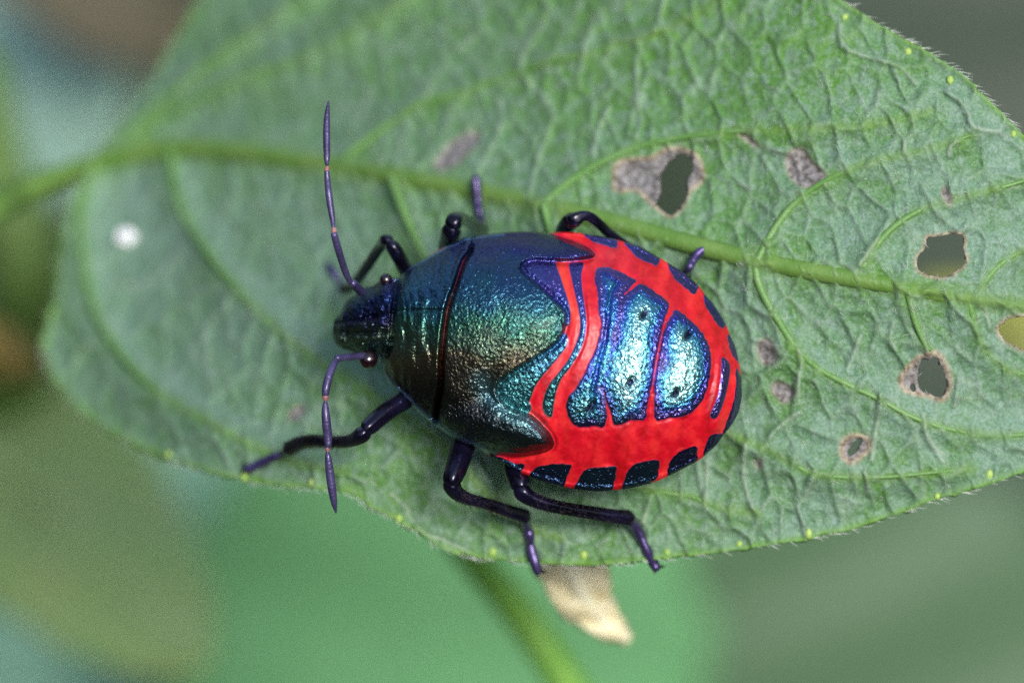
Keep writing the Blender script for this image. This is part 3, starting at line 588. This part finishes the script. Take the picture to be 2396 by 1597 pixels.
COL = np.where((redgroove > .1)[:, None] & (metalm < .9)[:, None], COL*.22, COL)
wrk = np.clip(sst(dark, 0, 8)*(1-.35*(sPr > 0))*(1-.1*head), 0, 1)
top = P(x, y, zb)
# --- belly
NB = 60; vb = np.linspace(1, -1, NB+2)[1:-1]; vb = np.sin(vb*math.pi/2)
U2, V2 = np.meshgrid(us, vb, indexing='ij'); N2 = np.where(V2 < 0, a_rd[:, None]+V2*(a_rd-a_up)[:, None], a_rd[:, None]+V2*(a_lo-a_rd)[:, None])
bx2 = (U2*AX[0]+N2*AN[0]).ravel(); by2 = (U2*AX[1]+N2*AN[1]).ravel(); s2 = ((U2-u0)/(u1-u0)).ravel()
zb2 = zedge(bx2, by2)-.012-np.interp(s2, [0, .05, .2, .6, .9, 1], [.0, .05, .11, .13, .08, 0])*(1-np.abs(V2.ravel())**2)
NT = NV+NB; VB = np.concatenate([top.reshape(NU, NV, 3), P(bx2, by2, zb2).reshape(NU, NB, 3)], 1).reshape(-1, 3)
def cat(a, fill):
    a = a.reshape(NU, NV, -1); b = np.broadcast_to(np.asarray(fill, float), (NU, NB, a.shape[2])); r = np.concatenate([a, b], 1).reshape(NU*NT, -1)
    return r if r.shape[1] > 1 else r[:, 0]
ib = np.arange(NU*NT).reshape(NU, NT); j2 = np.roll(np.arange(NT), -1)
FB = np.stack([ib[:-1, :], ib[:-1][:, j2], ib[1:][:, j2], ib[1:, :]], -1).reshape(-1, 4)[:, ::-1]
BUG_BASE = P(1250, 850, zl(1250, 850))

def body_material():
    m, nt, b = mat('beetle_iridescent_and_red', rough=.3)
    tc = node(nt, 'ShaderNodeTexCoord').outputs['Object']
    col = attr(nt, 'col').outputs['Color']; met = attr(nt, 'metal').outputs['Fac']; wrk = attr(nt, 'wrinkle').outputs['Fac']
    nh = setin(node(nt, 'ShaderNodeTexNoise'), Scale=9.0, Detail=3.0); L(nt, tc, nh.inputs['Vector'])
    hs = node(nt, 'ShaderNodeHueSaturation'); hs.inputs['Saturation'].default_value = 1.0
    L(nt, math_(nt, 'ADD', .5, math_(nt, 'MULTIPLY', math_(nt, 'MULTIPLY', math_(nt, 'SUBTRACT', nh.outputs['Fac'], .5), .10), met)), hs.inputs['Hue']); L(nt, col, hs.inputs['Color'])
    L(nt, hs.outputs[0], b.inputs['Base Color'])
    L(nt, math_(nt, 'MULTIPLY', met, .92), b.inputs['Metallic'])
    nr = setin(node(nt, 'ShaderNodeTexNoise'), Scale=30.0, Detail=3.0); L(nt, tc, nr.inputs['Vector'])
    L(nt, math_(nt, 'ADD', math_(nt, 'MULTIPLY_ADD', met, -.24, .40), math_(nt, 'MULTIPLY', nr.outputs['Fac'], .12)), b.inputs['Roughness'])
    wob = setin(node(nt, 'ShaderNodeTexNoise'), Scale=40.0, Detail=2.0); L(nt, tc, wob.inputs['Vector'])
    va = node(nt, 'ShaderNodeVectorMath', operation='MULTIPLY_ADD'); L(nt, wob.outputs['Color'], va.inputs[0]); va.inputs[1].default_value = (.02, .02, .02); L(nt, tc, va.inputs[2])
    vo = setin(node(nt, 'ShaderNodeTexVoronoi', feature='SMOOTH_F1'), Scale=100.0, Smoothness=.35); L(nt, va.outputs[0], vo.inputs['Vector'])
    nw = setin(node(nt, 'ShaderNodeTexNoise'), Scale=90.0, Detail=3.0, Distortion=1.5); L(nt, tc, nw.inputs['Vector'])
    h = math_(nt, 'ADD', math_(nt, 'MULTIPLY', vo.outputs['Distance'], .8), math_(nt, 'MULTIPLY', nw.outputs['Fac'], .7))
    L(nt, bump(nt, h, math_(nt, 'ADD', .10, math_(nt, 'MULTIPLY', wrk, .90)), .0048), b.inputs['Normal'])
    b.inputs['Coat Weight'].default_value = .12; b.inputs['Coat Roughness'].default_value = .25; b.inputs['Coat IOR'].default_value = 1.45
    return m
M_BODY = body_material()
bug = empty('shield_bug', BUG_BASE)
tag(bug, 'metallic blue-green and red shield bug nymph standing on the chewed leaf', 'insect')
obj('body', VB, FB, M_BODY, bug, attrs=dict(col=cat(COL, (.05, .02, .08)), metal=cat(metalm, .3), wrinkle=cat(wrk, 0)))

def chitin(name, c1, c2, rough, metal, bumpy=.3):
    m, nt, b = mat(name, rough=rough, metal=metal)
    tc = node(nt, 'ShaderNodeTexCoord').outputs['Object']
    n = setin(node(nt, 'ShaderNodeTexNoise'), Scale=14.0, Detail=4.0); L(nt, tc, n.inputs['Vector'])
    L(nt, ramp(nt, n.outputs['Fac'], [(.35, c1), (.68, c2)]), b.inputs['Base Color'])
    n2 = setin(node(nt, 'ShaderNodeTexNoise'), Scale=120.0, Detail=2.0); L(nt, tc, n2.inputs['Vector'])
    L(nt, bump(nt, n2.outputs['Fac'], bumpy, .004), b.inputs['Normal'])
    b.inputs['Coat Weight'].default_value = .4; b.inputs['Coat Roughness'].default_value = .18
    return m
M_LEG = chitin('leg_black_violet', (.004, .004, .009), (.016, .013, .045), .2, .6)
M_TARS = chitin('tarsus_violet', (.05, .035, .11), (.085, .06, .19), .34, .6)
M_ANT = chitin('antenna_violet', (.045, .035, .10), (.085, .07, .18), .42, .35, .6)
M_JOINT = chitin('antenna_joint_pink', (.24, .09, .09), (.38, .17, .16), .4, 0)
M_EYE, nt_, b_ = mat('eye_dark_red', (.010, .003, .005), .12); b_.inputs['Coat Weight'].default_value = 1; b_.inputs['Coat Roughness'].default_value = .08
n_ = setin(node(nt_, 'ShaderNodeTexVoronoi'), Scale=190.0); L(nt_, node(nt_, 'ShaderNodeTexCoord').outputs['Object'], n_.inputs['Vector']); L(nt_, bump(nt_, n_.outputs['Distance'], .15, .002), b_.inputs['Normal'])
M_BRIS, _, _ = mat('bristle_brown', (.03, .018, .025), .5)

# eyes
for (ex_, ey_), dz, rr in ((C(1, (562, 1296))[0], .058, 22.5), (C(1, (752, 436))[0], .045, 15.5)):
    c = P(ex_, ey_, float(zedge(ex_, ey_))+dz); v, f = ellipsoid(c, (rr*S, rr*1.02*S, rr*S), 18, 26); obj('eye', v, f, M_EYE, bug)

def bristles(pts, radii, n, length, name_parent):
    q = smooth_line(np.concatenate([pts, np.asarray(radii)[:, None]], 1), 6); VV, FF, o = [], [], 0
    for _ in range(n):
        i = random.randrange(len(q)-1); p = q[i, :3]+(q[i+1, :3]-q[i, :3])*random.random(); t = q[i+1, :3]-q[i, :3]; t /= np.linalg.norm(t)+1e-9
        a = np.array([random.gauss(0, 1) for _ in range(3)]); a -= t*np.dot(a, t); a /= np.linalg.norm(a)+1e-9
        d = a+t*random.uniform(.3, .9); d /= np.linalg.norm(d); u = np.cross(d, t); u /= np.linalg.norm(u)+1e-9; w_ = np.cross(d, u); r = .55*S
        b0 = p+a*q[i, 3]*.93; l = length*S*random.uniform(.6, 1.3)
        VV += [b0+r*u, b0-r*.5*u+r*.87*w_, b0-r*.5*u-r*.87*w_, b0+d*l]; FF += [[o, o+1, o+3], [o+1, o+2, o+3], [o+2, o, o+3]]; o += 4
    obj('bristle', np.array(VV), FF, M_BRIS, name_parent, kind='stuff')
def leg(fem, tib, tar, claws, hair=(0, 0)):
    """each: list of (px, py, z, radius px); the femur and tibia are one continuous surface"""
    fix = lambda r: [(p[0], p[1], max(p[2], zl_fast(p[0], p[1])+p[3]*S*.85), p[3]) for p in r]
    tib, tar = fix(tib), fix(tar)
    fe, ti = np.array(fem, float), np.array(tib, float)
    k0 = fe[-1]*.5+ti[0]*.5; k0[3] *= .86                          # the knee: swollen end of the femur, a waist, the bent head of the tibia
    fe[-1, 3] *= 1.04; ti[0, 3] *= 1.06; ti[-1, 3] *= 1.12
    a = np.concatenate([fe, [k0], ti]); fem = list(fe)+[k0]; pts = P(a[:, 0], a[:, 1], a[:, 2]); v, f = tube(pts, a[:, 3]*S*1.12, 24, 8, ridge=.075); o = obj('leg', v, f, M_LEG, bug)
    b = np.array(tar, float); tp = P(b[:, 0], b[:, 1], b[:, 2]); v, f = tube(tp, b[:, 3]*S*1.08, 14, 6, ridge=.04); t = obj('tarsus', v, f, M_TARS, o)
    for c in claws:
        c = np.array(c, float); v, f = tube(P(c[:, 0], c[:, 1], c[:, 2]), c[:, 3]*S*1.5, 8, 4); obj('claw', v, f, M_LEG, o)
    if hair[0]:
        k = len(fem)+1; bristles(pts[k:], a[k:, 3]*S, hair[0], hair[1], o); 
    return o
def seq(k, pts):
    return [(CROP[k][0]+p[0]/CROP[k][2], CROP[k][1]+p[1]/CROP[k][2], p[2], p[3]/CROP[k][2]) for p in pts]
ZL = lambda k, a, b: zl_fast(CROP[k][0]+a/CROP[k][2], CROP[k][1]+b/CROP[k][2])
# fore leg, near side
e1 = ZL(5, 140, 1130)+.018
leg(seq(5, [(1560, 470, -.16, 60), (1470, 540, -.12, 66), (1300, 650, -.06, 68), (1160, 770, -.02, 60)]), seq(5, [(1090, 845, -.02, 56), (990, 895, -.06, 46), (850, 905, -.12, 46), (700, 895, -.19, 50), (580, 915, -.25, 52), (490, 955, -.30, 50)]),
    seq(5, [(500, 960, -.30, 38), (430, 1000, e1+.03, 37), (385, 1020, e1+.02, 31), (340, 1038, e1+.02, 36), (240, 1085, e1+.01, 38), (150, 1128, e1, 36)]), [seq(5, [(140, 1135, e1, 14), (105, 1135, e1-.005, 10), (88, 1165, e1-.02, 4)]), seq(5, [(135, 1110, e1, 12), (105, 1092, e1, 8), (82, 1088, e1-.015, 3)])], (420, 15))
# middle leg, near side
e2 = ZL(6, 980, 1200)+.016
leg(seq(6, [(350, 90, -.10, 92), (310, 220, -.07, 92), (260, 380, -.02, 86), (228, 470, 0, 74)]), seq(6, [(225, 530, -.005, 66), (270, 600, -.02, 60), (370, 655, -.04, 52), (500, 690, -.07, 50), (650, 740, -.11, 54), (780, 785, -.15, 60), (880, 815, -.18, 58)]),
    seq(6, [(885, 830, -.18, 44), (915, 920, e2+.02, 44), (940, 990, e2+.01, 46), (945, 1055, e2, 36), (955, 1120, e2, 42), (985, 1230, e2-.01, 48), (1008, 1310, e2-.02, 40)]), [seq(6, [(1015, 1320, e2-.02, 14), (1060, 1320, e2-.03, 9), (1095, 1335, e2-.05, 3)]), seq(6, [(1000, 1325, e2-.02, 16), (1005, 1350, e2-.04, 10), (1010, 1375, e2-.06, 3)])], (520, 14))
# hind leg, near side
e3 = ZL(6, 1990, 1050)+.016
leg(seq(6, [(800, 330, -.08, 90), (820, 430, -.06, 90), (850, 520, -.03, 76)]), seq(6, [(875, 595, -.02, 66), (950, 650, -.025, 60), (1100, 705, -.04, 53), (1300, 748, -.07, 52), (1500, 780, -.10, 54), (1700, 812, -.13, 58), (1840, 828, -.16, 58)]),
    seq(6, [(1850, 835, -.16, 44), (1905, 900, e3+.01, 46), (1955, 985, e3, 44), (1985, 1055, e3, 36), (2020, 1130, e3-.005, 42), (2070, 1230, e3-.02, 47), (2095, 1280, e3-.03, 40)]), [seq(6, [(2105, 1285, e3-.03, 14), (2150, 1270, e3-.04, 9), (2178, 1280, e3-.06, 3)]), seq(6, [(2090, 1295, e3-.03, 15), (2085, 1320, e3-.05, 9), (2080, 1340, e3-.07, 3)])], (560, 13))
# fore leg, far side
e4 = ZL(7, 150, 1190)+.015
leg(seq(7, [(1080, 1330, -.26, 72), (1030, 1240, -.24, 74), (950, 1090, -.20, 74), (880, 970, -.18, 68)]), seq(7, [(800, 890, -.20, 60), (735, 960, -.25, 54), (620, 1130, -.33, 54), (510, 1290, -.40, 52), (400, 1420, -.48, 52), (330, 1455, -.52, 50)]),
    seq(7, [(340, 1450, -.52, 42), (280, 1380, e4+.01, 42), (210, 1280, e4+.005, 44), (145, 1185, e4, 40)]), [seq(7, [(140, 1180, e4, 16), (118, 1150, e4, 9), (105, 1150, e4-.02, 4)])])
# middle leg, far side
e5 = ZL(7, 1850, 450)+.015
leg(seq(7, [(1500, 980, -.26, 90), (1520, 900, -.22, 92), (1550, 780, -.17, 92)]), seq(7, [(1580, 680, -.16, 84), (1640, 640, -.22, 70), (1740, 680, -.33, 62), (1850, 740, -.43, 62), (1915, 775, -.50, 62)]),
    seq(7, [(1915, 760, -.50, 46), (1885, 640, e5+.02, 44), (1862, 540, e5+.01, 46), (1852, 450, e5, 50), (1840, 330, e5, 56), (1828, 200, e5, 56)]), [seq(7, [(1828, 190, e5, 20), (1822, 155, e5, 12), (1815, 150, e5-.02, 5)])])
# hind leg, far side
e6 = ZL(8, 2060, 780)+.015
leg(seq(8, [(300, 620, -.26, 96), (340, 500, -.20, 98), (400, 410, -.15, 92)]), seq(8, [(455, 395, -.13, 86), (540, 350, -.13, 66), (640, 360, -.14, 60), (760, 450, -.16, 56), (900, 580, -.19, 56), (1100, 720, -.22, 56), (1400, 900, -.25, 58), (1750, 1080, -.25, 60), (1850, 1090, -.25, 58)]),
    seq(8, [(1860, 1085, -.25, 44), (1885, 1000, e6+.01, 46), (1930, 920, e6, 48), (1985, 830, e6, 56), (2050, 775, e6, 54)]), [seq(8, [(2060, 770, e6, 24), (2130, 745, e6, 15), (2190, 775, e6-.02, 5)]), seq(8, [(2060, 775, e6, 20), (2120, 725, e6, 12), (2150, 715, e6-.02, 4)])])
# antennae: basal piece, then spindle-shaped segments with pale joints
def antenna(basal, segs, joints):
    a = np.array(basal, float); v, f = tube(P(a[:, 0], a[:, 1], a[:, 2]), a[:, 3]*S, 14, 6); o = obj('antenna', v, f, M_ANT, bug)
    for s in segs:
        b = np.array(s, float); v, f = tube(P(b[:, 0], b[:, 1], b[:, 2]), b[:, 3]*S, 14, 6); obj('antenna_segment', v, f, M_ANT, o)
    for (jx, jy, jz, jr, dx, dy) in joints:
        v, f = tube(P(np.array([jx-dx, jx, jx+dx]), np.array([jy-dy, jy, jy+dy]), np.array([jz]*3)), np.array([jr*.8, jr, jr*.85])*S, 12, 4); obj('antenna_joint', v, f, M_JOINT, o)
A5 = lambda x_, y_: C(5, (x_, y_))[0]
antenna(seq(5, [(1110, 185, -.10, 30), (1030, 192, -.07, 30), (950, 200, -.04, 30), (890, 205, -.02, 32)]),
    [seq(5, [(885, 215, -.02, 26), (855, 260, 0, 30), (820, 350, .02, 34), (795, 450, .03, 35), (788, 505, .03, 30)]), seq(5, [(790, 565, .03, 14), (788, 620, .03, 30), (795, 720, .03, 38), (808, 850, .02, 38), (812, 920, .02, 30), (806, 945, .02, 24)]),
     seq(5, [(806, 985, .02, 14), (812, 1040, .02, 28), (825, 1150, .01, 36), (842, 1280, 0, 36), (860, 1400, -.01, 28), (876, 1488, -.02, 9)])],
    [(*A5(789, 528), .03, 8, 0, 4), (*A5(790, 552), .03, 4.5, 0, 3), (*A5(805, 957), .02, 6.5, 0, 2.5), (*A5(806, 975), .02, 4.5, 0, 3)])
A9 = (740, 200, 3.1333); CROP[9] = A9
antenna(seq(9, [(330, 1510, -.10, 34), (300, 1480, -.06, 34), (270, 1450, -.02, 30)]),
    [seq(9, [(245, 1435, -.01, 22), (215, 1370, .02, 25), (185, 1280, .05, 26), (155, 1180, .08, 27), (132, 1095, .10, 26)]), seq(9, [(124, 1040, .10, 12), (120, 985, .10, 20), (105, 890, .10, 25), (90, 780, .10, 25), (82, 690, .09, 23), (78, 635, .09, 20)]),
     seq(9, [(79, 590, .09, 11), (78, 540, .09, 22), (77, 440, .08, 26), (76, 320, .07, 26), (80, 210, .06, 20), (90, 118, .05, 6)])],
    [(*C(9, (130, 1066))[0], .10, 7, -.5, 3), (*C(9, (124, 1045))[0], .10, 4, 0, 2), (*C(9, (77, 617))[0], .09, 6.5, 0, 3), (*C(9, (79, 598))[0], .09, 4, 0, 3)])

# ================================================================== small white speck on the leaf
spx, spy = 296, 556
v, f = ellipsoid(P(spx, spy, zl(spx, spy)+.02), (27*S, 22*S, 20*S), 16, 22)
v = v+.004*np.sin(v[:, [1, 2, 0]]*260)
M_SPECK = vein_material('chalky_white', (.72, .72, .72), (.86, .86, .87))
tag(obj('egg', v, f, M_SPECK, base=P(spx, spy, zl(spx, spy))), 'tiny chalky white egg stuck to the leaf near its stalk', 'egg')

# ================================================================== plants behind, all out of focus
def bg_leaf(name, label, cat, pts, z0, z1, width, col, col2, bend=.15, base_t=0.0, group=None, tip=.9):
    """pts: pixel polyline of the leaf's middle line, z0..z1 its depth; width px (full); real blade with fold, midrib and thickness"""
    q = smooth_line(pts, 6); n = len(q); t = np.linspace(0, 1, n); zz = z0+(z1-z0)*t
    prof = np.maximum(np.sin(math.pi*np.clip(t*.96+.02, 0, 1)**tip)**.75, .02)*width/2
    tg = np.gradient(q, axis=0); tg /= np.linalg.norm(tg, axis=1)[:, None]; nn = np.stack([-tg[:, 1], tg[:, 0]], 1); m = 17
    V = []
    for i in range(n):
        for k in range(m):
            s = (k/(m-1)*2-1); p = q[i]+nn[i]*s*prof[i]*(1+.04*math.sin(i*1.7+s*3)); V.append(P(p[0], p[1], zz[i]-bend*abs(s)**1.6*prof[i]*S+.02*math.sin(i*.9+4*s)))
    ii = np.arange(n*m).reshape(n, m); F = np.stack([ii[:-1, :-1], ii[:-1, 1:], ii[1:, 1:], ii[1:, :-1]], -1).reshape(-1, 4)
    base = P(q[0][0], q[0][1], z0); o = empty(name, base); tag(o, label, cat, group)
    b = obj('blade', np.array(V), F, vein_material(name+'_blade', col, col2), o); md = b.modifiers.new('thickness', 'SOLIDIFY'); md.thickness = .03; md.offset = 0
    v, f = tube(P(q[:, 0], q[:, 1], zz+.005), np.linspace(.045, .012, n), 8, 1); obj('midrib', v, f, vein_material(name+'_rib', tuple(min(1, c*1.25) for c in col2), col2), o)
    return o
def bg_stem(name, label, cat, pts, zs, r0, r1, col, col2):
    a = np.array(pts, float); v, f = tube(P(a[:, 0], a[:, 1], np.array(zs)), np.linspace(r0, r1, len(a))*S, 14, 6)
    return tag(obj(name, v, f, vein_material(name+'_skin', col, col2), base=P(a[0][0], a[0][1], zs[0])), label, cat)

M_GROUND, nt_, b_ = mat('ground_litter', rough=.9)
tc_ = node(nt_, 'ShaderNodeTexCoord').outputs['Object']; n_ = setin(node(nt_, 'ShaderNodeTexNoise'), Scale=.06, Detail=6.0); L(nt_, tc_, n_.inputs['Vector'])
L(nt_, ramp(nt_, n_.outputs['Fac'], [(.35, (.014, .028, .010)), (.5, (.024, .042, .016)), (.65, (.034, .038, .02))]), b_.inputs['Base Color'])
g = bpy.data.meshes.new('ground'); GN = 40; gs = np.linspace(-4000, 4000, GN); GX, GY = np.meshgrid(gs, gs)
gi = np.arange(GN*GN).reshape(GN, GN)
g.from_pydata([(float(a), float(b), 0.0) for a, b in zip(GX.ravel(), GY.ravel())], [], np.stack([gi[:-1, :-1], gi[:-1, 1:], gi[1:, 1:], gi[1:, :-1]], -1).reshape(-1, 4).tolist())
go = bpy.data.objects.new('ground', g); sc.collection.objects.link(go); g.materials.append(M_GROUND); go['kind'] = 'structure'; go['label'] = 'dark leaf litter ground far below the leaf'
# added ring of leaves, never in view, that keeps the low sky off the insect
M_BLOCKER = vein_material('blocker_leaf', (.018, .04, .012), (.03, .06, .02))
HV, HF, o_ = [], [], 0
for k in range(9000):
    a = math.radians(random.uniform(140, 400)); r = random.gauss(165, 9); h = random.uniform(0, 1)**.9*random.uniform(118, 150)
    c = np.array([r*math.cos(a), r*math.sin(a), h]); d = np.array([random.gauss(0, 1) for _ in range(3)]); d /= np.linalg.norm(d)
    e_ = np.cross(d, [random.gauss(0, 1) for _ in range(3)]); e_ /= np.linalg.norm(e_); l = random.uniform(5, 9); w2 = l*.32
    nrm = np.cross(d, e_)
    HV += [c-d*l, c+e_*w2+nrm*.6, c+d*l, c-e_*w2+nrm*.6, c-d*l*.1-nrm*.8]; HF += [[o_, o_+1, o_+4], [o_+1, o_+2, o_+4], [o_+2, o_+3, o_+4], [o_+3, o_, o_+4]]; o_ += 5
NH = 60
for k in range(NH):
    a = math.radians(140+260*k/(NH-1)); q = [(math.cos(a)*r, math.sin(a)*r, hh) for r, hh in ((172, 0), (172, 122+6*math.sin(k*1.3)), (188, 122+6*math.sin(k*1.3)), (188, 0))]
    HV += [np.array(p_) for p_ in q]
    if k:
        b0 = o_+4*(k-1)
        for j in range(3): HF.append([b0+j, b0+j+1, b0+j+5, b0+j+4])
hm = bpy.data.meshes.new('sky_blocker'); hm.from_pydata([tuple(p_) for p_ in HV], [], HF); hm.materials.append(M_BLOCKER)
ho = bpy.data.objects.new('sky_blocker', hm); sc.collection.objects.link(ho); tag(ho, 'unseen ring of dark green leaves added to block the low sky', 'sky_blocker', kind='stuff')

bg_leaf('cream_leaf', 'withered cream yellow leaflet hanging just below the leaf margin', 'leaf', [(1280, 1160), (1325, 1290), (1362, 1385), (1402, 1440), (1468, 1492)], -.80, -.98, 160, (.74, .66, .38), (.86, .80, .55), .3, tip=.5)
bg_stem('green_stem', 'slanting bright green stem passing behind the lower leaf margin', 'stem', [(930, 1060), (1100, 1290), (1220, 1440), (1340, 1620), (1500, 1900)], [-2.5, -2.3, -2.2, -2.2, -2.3], 46, 50, (.15, .38, .03), (.20, .43, .06))
bg_leaf('olive_leaf', 'olive brown pointed leaf hanging low beside the blue-green foliage', 'leaf', [(-420, 820), (-150, 1000), (100, 1170), (300, 1380), (470, 1560)], -6.08, -4.56, 540, (.28, .46, .13), (.36, .46, .17), .2)
bg_leaf('bright_leaf', 'large smooth bright green leaf well below the insect', 'leaf', [(1120, 2300), (1080, 1900), (1000, 1500), (930, 1150), (880, 900)], -9.50, -7.98, 1300, (.12, .32, .13), (.15, .37, .16), .1)
bg_leaf('dull_leaf', 'broad dull green leaf behind the drooping leaf tip', 'leaf', [(2500, 2450), (2250, 2050), (1950, 1720), (1700, 1450), (1500, 1230)], -12.35, -11.40, 1500, (.055, .115, .055), (.075, .145, .07), .1)
bg_leaf('blue_green_leaf', 'pale blue-green leaf far behind the leaf stalk', 'leaf', [(-560, 60), (-300, 130), (-50, 190), (130, 220), (300, 215)], -9.50, -7.60, 700, (.38, .62, .46), (.44, .66, .52), .1)
bg_leaf('teal_leaf', 'shaded grey-green leaf lying beneath the tip of the olive brown leaf', 'leaf', [(-650, 2050), (-250, 1800), (150, 1580), (480, 1380), (760, 1150)], -10.64, -9.88, 1500, (.18, .38, .25), (.22, .42, .29), .1)
bg_leaf('dark_green_leaf', 'dark grey-green leaf seen beyond the hairy margin and through the chewed holes', 'leaf', [(2750, 1150), (2560, 800), (2350, 430), (2160, 50), (2000, -320)], -17.10, -18.05, 1700, (.014, .032, .012), (.02, .04, .016), .1)
bg_stem('side_stem', 'thick green stem at the foot of the leaf stalk', 'stem', [(-60, 180), (-10, 400), (50, 560), (60, 680), (40, 820), (-10, 1000)], [-5.2, -4.9, -4.9, -5.0, -5.4, -5.8], 100, 140, (.10, .20, .04), (.14, .22, .05))
bg_leaf('rusty_leaf', 'small rusty orange leaf beside the green stem', 'leaf', [(-140, 760), (-40, 800), (30, 840), (90, 870)], -4.18, -3.80, 110, (.24, .20, .03), (.34, .22, .05), .2)
bg_leaf('yellow_green_leaf', 'yellow-green leaf glimpsed through the hole beside the midrib', 'leaf', [(2500, 1000), (2440, 880), (2380, 790), (2260, 730), (2110, 690)], -3.04, -3.61, 250, (.22, .24, .05), (.28, .30, .08), .2)
bg_leaf('brown_leaf', 'dry brown leaf curled above the blue-green foliage', 'leaf', [(-100, -120), (100, -60), (250, 20), (400, 60), (520, 30)], -7.60, -6.84, 240, (.11, .10, .06), (.14, .125, .08), .2)

for o in bpy.data.objects:
    if '_b' in o: del o['_b']
